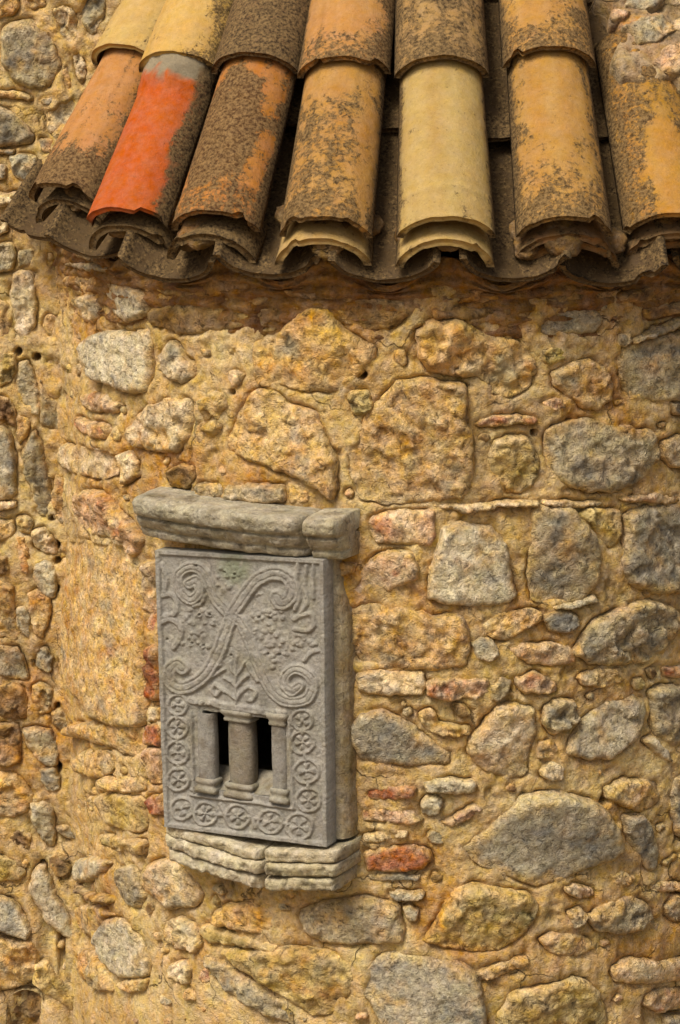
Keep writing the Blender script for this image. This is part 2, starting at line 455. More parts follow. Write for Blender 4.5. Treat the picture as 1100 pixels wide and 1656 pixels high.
# ---- outlines of the stones, in photograph pixels: kind, how far they stand out (mm), outline; the sunk dark one stands in for a shaded cavity
STONES = """
p 14 22,445 35,438 55,442 60,470 58,520 50,540 35,545 22,520 18,480
g 8 30,405 55,402 60,420 50,432 32,430
d 6 0,485 14,490 20,515 18,540 0,545
o 9 75,512 95,503 115,512 118,535 105,547 80,543 72,530
p 14 132,482 150,474 160,490 160,510 150,525 136,512
w 14 172,468 190,458 215,462 238,478 240,505 225,515 205,520 185,505 170,488
w 22 122,424 150,422 175,430 197,428 195,438 160,440 130,432
g 18 140,408 165,400 190,410 198,422 170,426 140,418
d 8 120,442 160,446 195,443 195,456 150,464 118,461
w 20 150,545 170,536 215,540 240,534 243,560 242,600 238,630 200,633 180,620 155,610 145,585 140,560
n 10 135,640 150,633 175,640 190,655 183,668 160,664 140,660
n 9 130,675 150,682 172,688 173,708 160,710 140,700 128,690
g 14 66,605 80,640 95,645 125,603 127,625 115,690 110,701 90,694 68,685
g 10 30,590 45,585 55,600 64,630 64,670 50,665 35,645 28,620
v 8 0,570 25,572 28,600 15,620 0,625
b 18 -10,690 12,692 22,715 27,745 27,800 -10,806
p 18 -10,810 27,809 28,822 -10,824
g 16 50,705 60,700 72,730 82,770 84,820 80,832 62,825 52,790 42,770 38,735
d 8 -8,640 15,645 25,665 25,690 5,685 -8,680
o 8 28,672 48,678 46,700 35,718 27,700
p 12 88,725 110,718 150,725 185,735 183,765 165,773 130,765 92,752 80,737
p 12 190,735 205,730 220,745 220,770 205,780 192,783 195,760
p 13 205,700 225,672 250,652 285,645 310,650 315,680 305,712 285,730 250,728 215,720
o 11 328,650 345,635 365,640 368,660 355,680 362,690 340,715 325,720 322,690 335,675
p 12 262,580 275,553 290,555 300,580 315,585 318,605 300,618 280,612 265,600
o 14 88,768 115,772 122,800 120,840 105,845 88,838 85,800
n 14 125,802 150,795 170,800 190,830 215,850 228,870 222,890 210,900 195,885 175,868 150,865 128,840
d 8 272,765 290,750 310,755 312,775 300,790 274,785
o 10 322,785 345,780 365,785 364,804 345,808 320,800
g 14 370,783 415,782 462,785 462,810 420,814 370,808
o 8 468,782 490,784 505,800 500,812 470,812
r 13 410,575 417,553 455,538 503,498 532,505 554,538 601,560 601,575 585,595 570,612 540,628 500,630 470,622 420,620
o 13 415,636 445,636 470,662 506,669 525,713 540,742 540,785 532,803 506,785 470,764 423,749 372,724 383,698 394,669
o 13 585,700 600,670 640,625 690,618 745,628 752,650 745,685 760,700 762,760 750,800 700,805 640,810 590,800 575,770 572,720
v 9 562,635 595,632 602,660 588,672 566,668
d 8 545,487 600,482 650,487 660,502 640,528 600,533 560,520
r 12 680,540 700,520 740,518 790,545 830,550 858,580 862,600 845,625 820,640 795,635 780,610 740,605 700,600 682,580
o 14 895,605 915,590 950,583 975,595 990,620 985,645 965,662 945,660 920,640 900,625
g 15 1005,565 1030,552 1075,542 1112,537 1112,640 1065,645 1020,642 1010,620 1000,590
b 20 1020,547 1060,528 1112,508 1112,526 1050,546 1022,556
g 14 998,540 1013,535 1016,550 1008,560 996,558
g 12 890,700 905,690 950,680 1000,690 1050,700 1058,740 1030,775 1000,790 950,790 910,780 888,750
g 12 1070,715 1090,705 1112,708 1112,755 1085,755 1070,740
v 9 800,720 825,705 850,708 865,730 872,745 865,780 840,795 815,790 800,765 790,745
n 12 768,684 790,673 830,669 865,675 862,685 820,688 775,691
p 16 705,816 760,813 820,811 862,807 862,820 800,823 760,829 710,822
p 10 875,806 920,809 970,812 965,819 900,818 875,815
n 10 1000,806 1050,796 1095,801 1090,812 1010,812
b 6 875,525 910,508 950,500 972,515 960,535 920,540 880,540
v 7 872,570 890,560 915,565 915,585 890,590 872,583
g 8 1078,650 1112,650 1112,672 1085,668
n 11 602,835 630,828 700,825 700,850 698,882 660,880 610,876 600,855
n 12 562,958 574,945 597,907 630,892 665,892 675,915 672,935 650,945 630,955 600,950 575,968
o 14 532,911 560,906 580,909 575,924 550,933
w 22 718,855 735,848 790,855 818,885 826,940 830,965 815,975 770,977 720,972 695,965 698,925 706,890
g 12 862,830 875,822 920,822 945,850 965,885 968,910 960,945 935,970 900,976 865,966 858,930 860,870
v 7 930,832 955,822 1000,825 1003,850 1000,876 985,884 970,872 957,850
w 14 895,978 925,974 958,960 962,972 930,985 900,986
b 14 1010,835 1030,822 1112,822 1112,952 1050,955 1020,942 1003,910 1012,870
o 11 575,985 610,978 665,983 700,998 735,992 750,1005 755,1035 750,1070 710,1078 640,1075 580,1072 576,1030
o 10 780,1010 810,992 850,985 875,990 870,1005 845,1020 820,1035 795,1028
b 11 878,998 905,985 930,992 935,1010 920,1022 890,1020
w 14 758,1040 775,1030 795,1035 808,1055 795,1068 770,1065
n 9 825,1050 850,1040 900,1042 925,1050 930,1070 900,1075 850,1070
g 16 930,1055 945,1030 965,1005 1000,985 1040,970 1085,985 1090,1010 1075,1050 1040,1068 1000,1072 960,1072
p 12 580,1090 620,1083 680,1087 686,1105 680,1120 620,1122 583,1118
n 16 690,1105 705,1095 750,1097 785,1093 790,1110 775,1125 730,1130 695,1122
g 12 792,1108 810,1095 825,1100 820,1120 805,1133 793,1130
n 12 833,1095 860,1086 890,1095 900,1115 880,1122 840,1120
o 8 935,1095 965,1080 1000,1082 1008,1100 985,1112 945,1110
n 9 1070,1080 1112,1072 1112,1095 1080,1095
b 14 572,1170 590,1155 620,1150 660,1168 690,1195 722,1215 720,1230 680,1233 620,1235 585,1225 573,1200
r 9 680,1152 700,1145 715,1167 755,1172 758,1185 730,1190 690,1180
d 14 733,1138 750,1135 760,1148 752,1160 738,1152
p 15 760,1195 785,1170 800,1145 830,1140 860,1150 860,1190 850,1220 850,1245 820,1255 780,1240 757,1215
g 13 880,1145 905,1130 930,1135 932,1160 915,1180 890,1185 878,1165
w 15 925,1195 945,1165 975,1140 1020,1128 1040,1135 1040,1170 1020,1200 985,1225 950,1225 918,1215
g 15 1055,1120 1075,1112 1112,1110 1112,1208 1085,1205 1060,1185 1055,1150
w 16 1040,1197 1056,1190 1075,1210 1086,1228 1070,1230 1055,1214
p 13 872,1240 890,1230 910,1235 908,1258 890,1262 875,1255
o 8 870,1200 890,1195 900,1215 885,1225 868,1222
k 10 590,1270 630,1267 672,1270 670,1290 630,1293 592,1290
w 15 688,1262 730,1258 767,1262 766,1280 720,1284 690,1280
w 15 680,1300 690,1288 708,1286 718,1300 712,1316 695,1320 682,1312
n 9 588,1312 620,1303 660,1310 685,1325 665,1333 620,1328 590,1326
n 10 715,1330 740,1315 770,1302 780,1310 755,1328 725,1338
p 9 590,1350 630,1340 660,1345 655,1355 620,1360 592,1360
k 14 592,1380 610,1373 670,1368 695,1380 697,1395 680,1408 640,1412 595,1408
b 9 595,1416 640,1414 680,1416 675,1427 630,1428 597,1424
b 20 755,1370 790,1345 820,1315 850,1290 900,1283 960,1300 985,1335 997,1370 980,1390 940,1400 900,1420 860,1425 820,1410 780,1395
o 13 978,1275 1010,1262 1055,1262 1065,1280 1060,1300 1030,1312 1000,1300 980,1290
b 13 1005,1320 1035,1318 1050,1335 1060,1370 1058,1400 1045,1405 1025,1375 1010,1350
b 14 1085,1260 1112,1250 1112,1355 1092,1345 1083,1300
w 16 630,1442 655,1442 685,1442 684,1457 640,1460 632,1452
w 14 652,1470 665,1465 678,1472 677,1490 662,1492 654,1482
v 14 695,1512 715,1480 735,1440 760,1432 810,1440 845,1445 862,1460 862,1480 840,1510 800,1535 740,1530 690,1520
g 14 950,1480 980,1455 1020,1448 1048,1465 1050,1480 1030,1500 990,1508 965,1502
n 9 910,1432 930,1428 955,1435 955,1447 935,1450 915,1443
o 8 980,1410 1005,1405 1022,1415 1015,1428 990,1430
n 9 1048,1430 1080,1425 1112,1430 1112,1442 1060,1440
g 10 1072,1465 1090,1447 1112,1448 1112,1490 1080,1485
b 17 598,1570 615,1550 650,1543 700,1548 745,1558 765,1575 775,1610 780,1668 630,1668 610,1625 595,1600
v 10 810,1640 830,1605 880,1595 930,1580 960,1600 975,1640 972,1668 805,1668
o 9 770,1570 800,1560 830,1550 850,1547 845,1560 800,1580 775,1585
p 14 990,1565 1020,1547 1060,1550 1112,1547 1112,1580 1050,1590 1000,1585
n 9 1045,1610 1070,1595 1112,1600 1112,1625 1060,1635 1045,1625
b 12 1075,1645 1112,1640 1112,1668 1075,1668
o 8 870,1515 900,1505 940,1512 960,1530 930,1545 890,1540
p 12 915,1475 935,1465 946,1475 944,1490 925,1498
g 14 490,1475 520,1460 560,1455 600,1455 640,1465 650,1495 645,1522 590,1523 530,1522 498,1505
r 11 345,1480 365,1464 400,1462 435,1470 448,1495 440,1512 400,1505 350,1495
v 14 328,1497 360,1502 410,1516 448,1526 445,1540 400,1530 340,1525 325,1510
v 13 362,1537 420,1537 470,1532 530,1540 560,1555 572,1575 560,1605 535,1632 510,1638 470,1615 430,1590 388,1562
g 9 335,1547 370,1562 430,1602 490,1642 480,1652 430,1642 380,1607 345,1572
p 20 240,1402 265,1390 290,1397 315,1420 325,1450 310,1465 275,1468 250,1450 235,1425
p 12 265,1495 285,1485 310,1500 325,1525 315,1540 285,1535 262,1520
p 12 272,1560 300,1555 312,1570 305,1590 280,1585
w 16 160,1510 170,1490 190,1487 210,1500 225,1530 235,1560 232,1578 200,1580 180,1565 165,1540
o 12 190,1590 210,1582 235,1582 232,1603 205,1605
w 18 50,1300 70,1297 85,1305 90,1330 88,1368 75,1365 60,1345 52,1325
b 12 92,1337 110,1330 140,1345 142,1360 110,1358 95,1350
w 14 122,1390 150,1385 180,1390 165,1415 145,1425 122,1422
w 18 45,1440 60,1405 75,1402 85,1430 95,1455 110,1475 125,1510 118,1522 95,1505 75,1490 62,1465
w 18 -10,1450 15,1455 35,1475 50,1505 45,1518 25,1512 -10,1498
o 13 -10,1515 30,1525 55,1521 62,1550 55,1580 30,1593 -10,1600
d -22 14,1612 40,1600 64,1607 74,1630 65,1668 12,1668
v 16 60,1560 80,1555 100,1580 130,1600 150,1620 155,1640 130,1638 100,1620 75,1605 57,1588
o 12 130,1535 150,1545 175,1580 182,1600 165,1602 140,1585 125,1560
g 11 195,1405 215,1400 225,1425 233,1450 225,1468 205,1460 195,1435
d 14 100,1435 140,1440 180,1445 182,1458 150,1455 105,1450
v 12 165,1287 190,1282 232,1292 233,1340 210,1345 180,1330 170,1305
o 12 175,1255 200,1260 232,1250 232,1280 200,1281 180,1273
o 10 135,1225 150,1210 180,1215 185,1245 165,1258 140,1250
v 12 165,1350 200,1352 232,1358 230,1382 200,1375 170,1368
r 10 -10,1250 30,1255 50,1280 48,1310 20,1320 -10,1318
d 10 12,1350 30,1342 50,1350 50,1370 25,1372
g 14 65,1243 90,1241 98,1255 95,1278 75,1278 68,1262
v 9 -10,1385 20,1390 40,1410 30,1425 -10,1425
o 9 125,1465 160,1465 185,1480 165,1490 150,1513 135,1508 125,1490
d 12 77,1386 95,1381 115,1400 112,1419 90,1415 79,1400
O 13 100,887 140,886 200,890 215,910 220,960 222,1030 225,1090 230,1120 228,1162 200,1166 170,1155 150,1130 125,1095 105,1065 98,1030 95,960
o 14 125,1190 130,1170 165,1168 232,1175 232,1220 210,1220 180,1205 150,1195
n 12 230,912 251,912 255,1028 231,1026
k 14 232,1050 257,1044 261,1095 257,1133 236,1126
p 9 240,1145 262,1142 263,1163 241,1165
k 12 238,1172 263,1170 264,1205 238,1205
n 10 239,1210 264,1210 266,1265 240,1265
k 12 240,1290 265,1284 267,1315 245,1318
p 13 52,860 75,852 90,870 92,893 75,893 58,883
w 14 58,910 75,903 92,915 92,945 85,966 68,955 55,935
o 12 46,962 62,952 82,970 82,1000 70,1028 57,1020 48,985
w 14 30,985 42,978 53,1002 49,1030 38,1025 28,1005
o 9 -10,838 25,842 22,865 -10,880
d 12 -10,900 12,898 17,915 10,930 -10,932
o 10 -10,937 23,945 27,975 33,1010 28,1030 -10,1032
g 10 -10,1042 30,1047 40,1070 45,1098 20,1098 -10,1085
d 11 -10,1110 25,1105 45,1125 45,1158 20,1163 -10,1155
o 12 52,1110 70,1105 88,1120 85,1148 65,1153 54,1135
b 12 58,1050 75,1045 85,1060 82,1085 60,1080
g 16 38,1182 60,1174 85,1182 97,1210 95,1233 75,1238 60,1225 42,1205
o 10 84,1152 97,1142 115,1157 115,1177 96,1179 86,1170
d 10 -10,1175 25,1172 33,1195 33,1228 15,1238 -10,1230
o 10 27,836 45,832 56,845 50,863 35,860
r 10 27,868 43,868 50,895 48,925 35,922 27,895
g 18 5,55 20,38 50,35 75,50 92,75 98,105 85,135 55,142 25,130 5,100
p 14 85,20 100,8 120,15 128,45 130,65 115,80 100,60 88,40
p 14 115,90 130,80 140,95 142,125 135,142 125,125
g 15 -10,172 20,180 45,205 56,220 50,230 -10,237
p 11 75,175 100,160 130,165 125,190 100,210 80,215
b 11 15,255 35,248 60,255 62,275 45,293 20,285
p 40 -20,308 40,312 64,320 62,330 -20,334
o 10 100,112 112,102 119,140 108,158
p 10 62,162 95,150 108,157 80,172
o 9 64,222 90,224 84,250 66,246
g 9 -10,240 24,243 20,252 -10,250
o 9 -10,145 30,148 55,155 52,162 -10,157
p 10 -10,350 12,360 15,375 -10,380
o 9 40,-12 72,-12 75,12 50,15
g 10 130,-10 172,-10 166,40 147,60 132,35
o 9 -10,-12 30,-12 25,20 -10,30
g 9 -10,265 9,268 11,285 -10,295
g 9 -10,395 22,392 26,415 20,438 -10,440
d 7 245,502 300,492 360,497 400,510 380,528 300,538 250,525
d 9 258,442 330,432 400,447 405,468 330,482 262,470
d 10 690,472 760,464 830,470 848,480 780,488 700,488
d 9 702,499 760,496 850,501 850,511 760,516 705,514
d 10 860,472 930,458 990,466 985,484 900,489
d 9 455,471 530,458 600,471 590,483 500,486
d 8 645,456 690,444 760,452 755,461 650,467
d 12 1000,472 1060,457 1112,461 1112,478 1040,489 1005,489
d 14 1040,497 1112,488 1112,503 1045,518
d 9 418,503 450,493 455,518 424,528
"""
stones = []
for ln in STONES.strip().splitlines():
    t = ln.split()
    stones.append((t[0], float(t[1]) / 1000, np.array([[float(v) for v in q.split(',')] for q in t[2:]])))

def smooth_outline(poly, step, seed, jit):
    p = np.asarray(poly, float)
    q = np.empty((2 * len(p), 2))
    nx = np.roll(p, -1, 0)
    q[0::2] = 0.88 * p + 0.12 * nx
    q[1::2] = 0.12 * p + 0.88 * nx
    d = np.hypot(*(np.roll(q, -1, 0) - q).T)
    tot = d.sum()
    n = int(np.clip(tot / step, 22, 96))
    s = np.concatenate([[0], np.cumsum(d)])
    qq = np.vstack([q, q[:1]])
    u = np.arange(n) / n * tot
    r = np.stack([np.interp(u, s, qq[:, 0]), np.interp(u, s, qq[:, 1])], -1)
    P3 = np.column_stack([r, np.full(n, seed * 1.37)])
    r += jit * np.stack([fbm(P3, 42, 3, 3, 0.65), fbm(P3, 42, 3, 8, 0.65)], -1)
    return r

def poly_area(p):
    x, y = p.T
    return 0.5 * abs((x * np.roll(y, -1) - y * np.roll(x, -1)).sum())

def poly_centroid(p):
    x, y = p.T
    xn, yn = np.roll(x, -1), np.roll(y, -1)
    k = x * yn - xn * y
    A = k.sum() / 2
    return np.array([((x + xn) * k).sum(), ((y + yn) * k).sum()]) / (6 * A)

GROW, PROT = 1.085, 0.85
def make_stone(parent, surf, kind, prot, outline, seed):
    """outline in wall coordinates (a, z); returns the smoothed outline"""
    smooth_face = kind.isupper()
    kind = kind.lower()
    c0 = np.mean(outline, 0)
    o = smooth_outline(c0 + (np.asarray(outline) - c0) * GROW, 0.0046, seed, 0.0075)
    if (o[:, 0] * np.roll(o[:, 1], -1) - np.roll(o[:, 0], -1) * o[:, 1]).sum() < 0:
        o = o[::-1].copy()
    c = poly_centroid(o)
    rad = math.sqrt(poly_area(o) / math.pi)
    n = len(o)
    rs = np.random.default_rng(seed)
    # points inside: a jittered triangular net
    st = float(np.clip(rad / 9, 0.0034, 0.0048))
    lo, hi = o.min(0), o.max(0)
    gx, gy = np.meshgrid(np.arange(lo[0], hi[0], st), np.arange(lo[1], hi[1], st * 0.87), indexing='ij')
    gx = gx + (np.arange(gx.shape[1]) % 2)[None, :] * st / 2
    pts = np.stack([gx.ravel(), gy.ravel()], -1) + rs.uniform(-0.22, 0.22, (gx.size, 2)) * st
    pts = pts[inside(pts, o)]
    if len(pts):
        dd = seg_dist(pts, o, True)
        pts, dd = pts[dd > st * 0.45], dd[dd > st * 0.45]
    else:
        dd = np.zeros(0)
    allp = np.vstack([o, pts])
    res = delaunay_2d_cdt([Vector(p) for p in allp], [], [list(range(n))], 1, 1e-7)
    if len(res[0]) != len(allp):
        allp = np.array([tuple(v) for v in res[0]])
        org = res[3]
        isb = np.array([bool(x) and min(x) < n for x in org])
        dd_all = seg_dist(allp, o, True)
    else:
        allp = np.array([tuple(v) for v in res[0]])
        dd_all = np.concatenate([np.zeros(n), dd])
    q = allp
    tri = np.array([f for f in res[2] if len(f) == 3], np.int32)
    flat = on_surface(q, np.zeros(len(q)), surf)
    # faces of a broken stone: bevel by distance from the edge, tilted and split planes on top
    bw = float(np.clip(rad * rs.uniform(0.18, 0.36), 0.004, 0.015))
    en = fbm(flat, 30, 2, 40 + seed % 30, 0.7)
    x = np.clip(dd_all / (bw * (1 + 0.6 * en)), 0, 1)
    body = np.sqrt(np.clip(1 - (1 - x) ** 2, 0, 1))
    tilt = rs.uniform(-0.16, 0.16, 2)
    tilt[1] += 0.05
    fs = float(np.clip(rad * 0.85, 0.012, 0.036))
    warp = np.stack([noise(flat, 36, 61), noise(flat, 36, 62)], -1) * 0.010
    rough = 0.0085 * facets(q + warp, fs, seed) + 0.0046 * facets(q + warp * 0.7, fs * 0.42, seed + 1) + 0.0030 * fbm(flat, 44, 3, seed % 50, 0.7)
    rough *= rs.choice([0.5, 0.65, 0.85, 1.1]) * (0.5 if smooth_face else 1.0) * float(np.clip(rad / 0.03, 0.45, 1))
    if kind in 'bw': rough *= 0.72
    sw = swell(flat)
    h = PROT * prot * body + (q - c) @ tilt * body + rough * (0.3 + 0.7 * body) + 0.0015 + sw
    h = np.where(dd_all <= 1e-9, np.minimum(h, sw + 0.003), h)
    V = on_surface(q, h, surf)
    # the flanks run back into the wall
    nb = n
    Vb = on_surface(q[:nb], h[:nb] - 0.035, surf)
    C = pigment(flat, kind, seed) * rs.uniform(1.20, 1.48)
    edge = np.exp(-dd_all / (0.30 * rad + 0.002))
    sm = sstep(0.45, 1.0, edge + 0.65 * fbm(flat, 28, 3, 77)) * 0.75
    C = mixc(C, mortar_col(flat) if surf != 'f' else np.broadcast_to(lin((186, 156, 112)), C.shape), sm)
    z = flat[:, 2]
    stn = sstep(2.20, 2.36, z + 0.06 * fbm(flat, 9, 3, 44)) * (flat[:, 1] < YB - 0.02) * (surf == 'a')
    C = mixc(C, lin((158, 108, 54)), 0.45 * stn)
    k = np.arange(nb)
    side = np.stack([k, len(q) + k, len(q) + (k + 1) % nb, (k + 1) % nb], -1)
    build('brick' if kind == 'k' else 'stone', np.vstack([V, Vb]), [tri, side], STONE_MATS[kind if not smooth_face else 'b'], parent, np.vstack([C, C[:nb]]))
    return o

# ------------------------------------------------------------------ ground
g = 8.0
ground = build('ground', [(-30, -30, 0), (30, -30, 0), (30, 30, 0), (-30, 30, 0)], [np.array([[0, 1, 2, 3]])], M_GROUND, smooth=False, origin=(0, 0, 0))
ground['kind'] = 'structure'

# ------------------------------------------------------------------ the two walls
apse = thing('apse_wall', 'curved rubble stone wall of the apse, bedded in ochre mortar under the tiled eave', 'wall', (AX, 0, 0))
church = thing('church_wall', 'straight rubble stone wall behind the apse, showing left of it and above its roof', 'wall', (XL, YB, 0))

# carved slab: its plane (needed for the opening in the wall)
TN = R_(-27.0)
PN = np.array([math.sin(TN), -math.cos(TN), 0.0])             # outward
PU = np.array([math.cos(TN), math.sin(TN), 0.0])              # to the right
PV = np.array([0, 0, 1.0])
ctr = hit_cyl([[392, 1122]])[0]
P0 = ctr + PN * 0.046
corner_px = np.array([[253, 889], [525, 905], [531, 1369], [268, 1336]], float)
corner_w = hit_plane(corner_px, P0, PN)
corner_uv = np.stack([(corner_w - P0) @ PU, (corner_w - P0) @ PV], -1)
print('slab corners', corner_uv.round(3).tolist())

outl = {'a': [], 'b': []}
for i, (k, pr, px) in enumerate(stones):
    s = surface_of(px.mean(0))
    q = to_param(px, s)
    outl[s].append(make_stone(apse if s == 'a' else church, s, k, pr, q, 100 + i))

def blob(c, r, rs, flat=0.75):
    n = rs.integers(6, 9)
    a = np.sort(np.arange(n) / n * 2 * math.pi + rs.uniform(-0.25, 0.25, n))
    rr = r * rs.uniform(0.7, 1.15, n)
    e = rs.uniform(0.55, 1.0) * flat / 0.75
    w = rs.uniform(-0.4, 0.4)
    x, y = rr * np.cos(a), rr * np.sin(a) * e
    return c + np.stack([x * math.cos(w) - y * math.sin(w), x * math.sin(w) + y * math.cos(w)], -1)

def clear(c, r, s):
    for o in outl[s]:
        if (o.min(0) > c + r).any() or (o.max(0) < c - r).any(): continue
        if inside(c[None], o)[0] or seg_dist(c[None], o, True)[0] < r: return False
    return True

def near_slab(P):
    u, v = (P - P0) @ PU, (P - P0) @ PV
    return abs(u) < 0.24 and -0.34 < v < 0.36

Z_EAVE = 2.39
rs = np.random.default_rng(21)
cnt = 0
for _ in range(3500):                                        # chips and pinning stones pressed into the joints
    if cnt >= 80: break
    px = np.array([rs.uniform(0, 1100), rs.uniform(0, 1656)])
    s = surface_of(px)
    if s == 'a' and px[1] < 470: continue
    if s == 'b' and px[0] > 150: continue
    q = to_param([px], s)[0]
    r = rs.uniform(0.007, 0.020)
    if near_slab(on_surface(q[None], np.zeros(1), s)[0]) or not clear(q, r * 1.25, s): continue
    outl[s].append(make_stone(apse if s == 'a' else church, s, rs.choice(list('oopponvgd')), rs.uniform(0.001, 0.006), blob(q, r, rs), 900 + cnt))
    cnt += 1
cnt = 0
for _ in range(5000):                                        # the wall goes on outside the photograph
    if cnt >= 80: break
    s = 'a' if rs.random() < 0.6 else 'b'
    r = rs.uniform(0.03, 0.085)
    if s == 'a':
        q = np.array([rs.uniform(-1, 1) * RW * THC * 0.97, rs.uniform(0.85, 2.22)])
        if not (q[0] > 0.50 or q[1] < 1.16): continue
    else:
        q = np.array([rs.choice([rs.uniform(-1.35, XL - 0.03), rs.uniform(XR + 0.03, 1.5)]), rs.uniform(0.9, 3.0)])
        if -0.85 < q[0] < XL and q[1] > 1.02: continue
    if not clear(q, r * 1.02, s): continue
    outl[s].append(make_stone(apse if s == 'a' else church, s, rs.choice(list('ooppgwbnv')), rs.uniform(0.008, 0.017), blob(q, r, rs), 2000 + cnt))
    cnt += 1

HOLES = [(119, 500, 7), (288, 608, 6), (978, 1292, 8), (586, 606, 6), (30, 568, 6), (60, 577, 6), (85, 837, 5), (377, 634, 4), (865, 700, 4), (1010, 560, 7), (300, 1445, 5), (93, 880, 6), (94, 905, 6), (90, 950, 6), (96, 1140, 6), (92, 1240, 9), (70, 1400, 6), (55, 1430, 6), (100, 1530, 7), (60, 1540, 5)]

def mortar_sheet(name, parent, surf, A, Z, skip):
    nu, nv = len(A), len(Z)
    q = np.stack(np.meshgrid(A, Z, indexing='ij'), -1).reshape(-1, 2)
    flat = on_surface(q, np.zeros(len(q)), surf)
    dmin = np.full(len(q), 1.0)
    G = dmin.reshape(nu, nv)
    Q = q.reshape(nu, nv, 2)
    for o in outl[surf]:
        lo, hi = o.min(0) - 0.022, o.max(0) + 0.022
        i0, i1 = np.searchsorted(A, lo[0]), np.searchsorted(A, hi[0])
        j0, j1 = np.searchsorted(Z, lo[1]), np.searchsorted(Z, hi[1])
        if i1 <= i0 or j1 <= j0: continue
        sub = Q[i0:i1, j0:j1].reshape(-1, 2)
        d = seg_dist(sub, o, True)
        d = np.where(inside(sub, o), -d, d)
        G[i0:i1, j0:j1] = np.minimum(G[i0:i1, j0:j1], d.reshape(i1 - i0, j1 - j0))
    d = G.ravel()
    sw = swell(flat)
    ragged = 1 + 1.3 * sstep(2.12, 2.26, flat[:, 2]) * (surf == 'a')
    h = ragged * (0.0058 * fbm(flat, 16, 3, 51) + 0.0042 * fbm(flat, 62, 3, 55, 0.65)) + sw + 0.001
    # mortar thrown into the re-entrant corner
    if surf == 'a': dc = RW * THC - np.abs(q[:, 0])
    else: dc = np.where(q[:, 0] < AX, XL - q[:, 0], q[:, 0] - XR)
    h += 0.022 * np.exp(-np.maximum(dc, 0) / 0.035) * (0.7 + 0.8 * fbm(flat, 9, 3, 57))
    # trowelled mortar climbs to some stones and has crumbled away beside others
    gr = sstep(-0.42, 0.25, fbm(flat, 14, 3, 58))
    h -= (0.0085 * gr ** 1.5) * np.exp(-np.maximum(d, 0) ** 2 / (2 * 0.0032 ** 2))
    h += 0.006 * (1 - gr) * np.exp(-np.maximum(d - 0.008, 0) ** 2 / (2 * 0.012 ** 2))
    crumble = sstep(0.18, 0.5, fbm(flat, 21, 4, 66))
    h -= 0.009 * crumble
    lap = 0.009 * (1 - gr) ** 1.5
    h = np.where(d < 0, h - np.minimum(np.maximum(-d - lap, 0), 0.012) * 2.2, h)
    for (x, y, r) in HOLES:
        s = surface_of((x, y))
        if s != surf: continue
        c = to_param([(x, y)], s)[0]
        rr = np.hypot(q[:, 0] - c[0], q[:, 1] - c[1]) / (r / 1000 * 1.1)
        h -= 0.05 * np.exp(-rr ** 4)
    V = on_surface(q, h, surf)
    F = grid_faces(nu, nv)
    fc = flat[F].mean(1)
    F = F[~skip(fc)]
    C = mortar_col(flat)
    C = mixc(C, lin((112, 84, 50)), 0.35 * crumble)
    return build(name, V, [F], M_MORTAR, parent, C)

def lines(segs):
    out = [segs[0][0]]
    for a, b, st in segs:
        n = max(1, int(round((b - a) / st)))
        out += list(a + (b - a) * (np.arange(n) + 1) / n)
    return np.array(out)

def skip_apse(fc):
    u, v = (fc - P0) @ PU, (fc - P0) @ PV
    return (np.abs(u) < 0.135) & (v > -0.20) & (v < 0.20)
A = lines([(-RW * R_(84), -0.98, 0.008), (-0.98, 0.58, 0.0032), (0.58, RW * R_(84), 0.012)])
Z = lines([(-0.05, 1.0, 0.06), (1.0, 1.15, 0.015), (1.15, 2.335, 0.0034)])
mortar_sheet('mortar', apse, 'a', A, Z, skip_apse)
def skip_church(fc):
    return (fc[:, 0] > XL + 0.03) & (fc[:, 0] < XR - 0.03) & (fc[:, 2] < Z_EAVE)
A = lines([(-2.2, -1.4, 0.08), (-1.4, -0.72, 0.02), (-0.72, XL + 0.06, 0.0036), (XL + 0.06, -0.30, 0.005), (-0.30, 0.45, 0.05), (0.45, 0.75, 0.006), (0.75, 1.5, 0.02), (1.5, 2.4, 0.08)])
Z = lines([(-0.05, 1.0, 0.06), (1.0, 1.15, 0.015), (1.15, 2.85, 0.0042), (2.85, 3.3, 0.03), (3.3, 4.2, 0.1)])
mortar_sheet('mortar', church, 'b', A, Z, skip_church)

# ------------------------------------------------------------------ tiled roof
roof = thing('tiled_roof', 'steep apse roof of old clay barrel tiles, orange and yellow with dark lichen', 'roof', (AX, 0, Z_EAVE))
SLOPE = R_(48)
DTH = R_(14.5)
NPH, NS = 27, 44

def tile_frame(th, r, z, turn=0.0, dip=0.0):
    """front point, direction up the slope, sideways, normal"""
    phi = th * (0.57 if th < 0 else 0.24 + 0.33 * float(sstep(0.5, 1.1, th))) + turn
    base = np.array([AX + r * math.sin(th), -r * math.cos(th), z])
    hz = np.array([-math.sin(phi), math.cos(phi), 0])
    s = SLOPE - dip
    D = hz * math.cos(s) + np.array([0, 0, math.sin(s)])
    S = np.array([math.cos(phi), math.sin(phi), 0])
    Nn = np.cross(S, D)
    return base, D, S, Nn

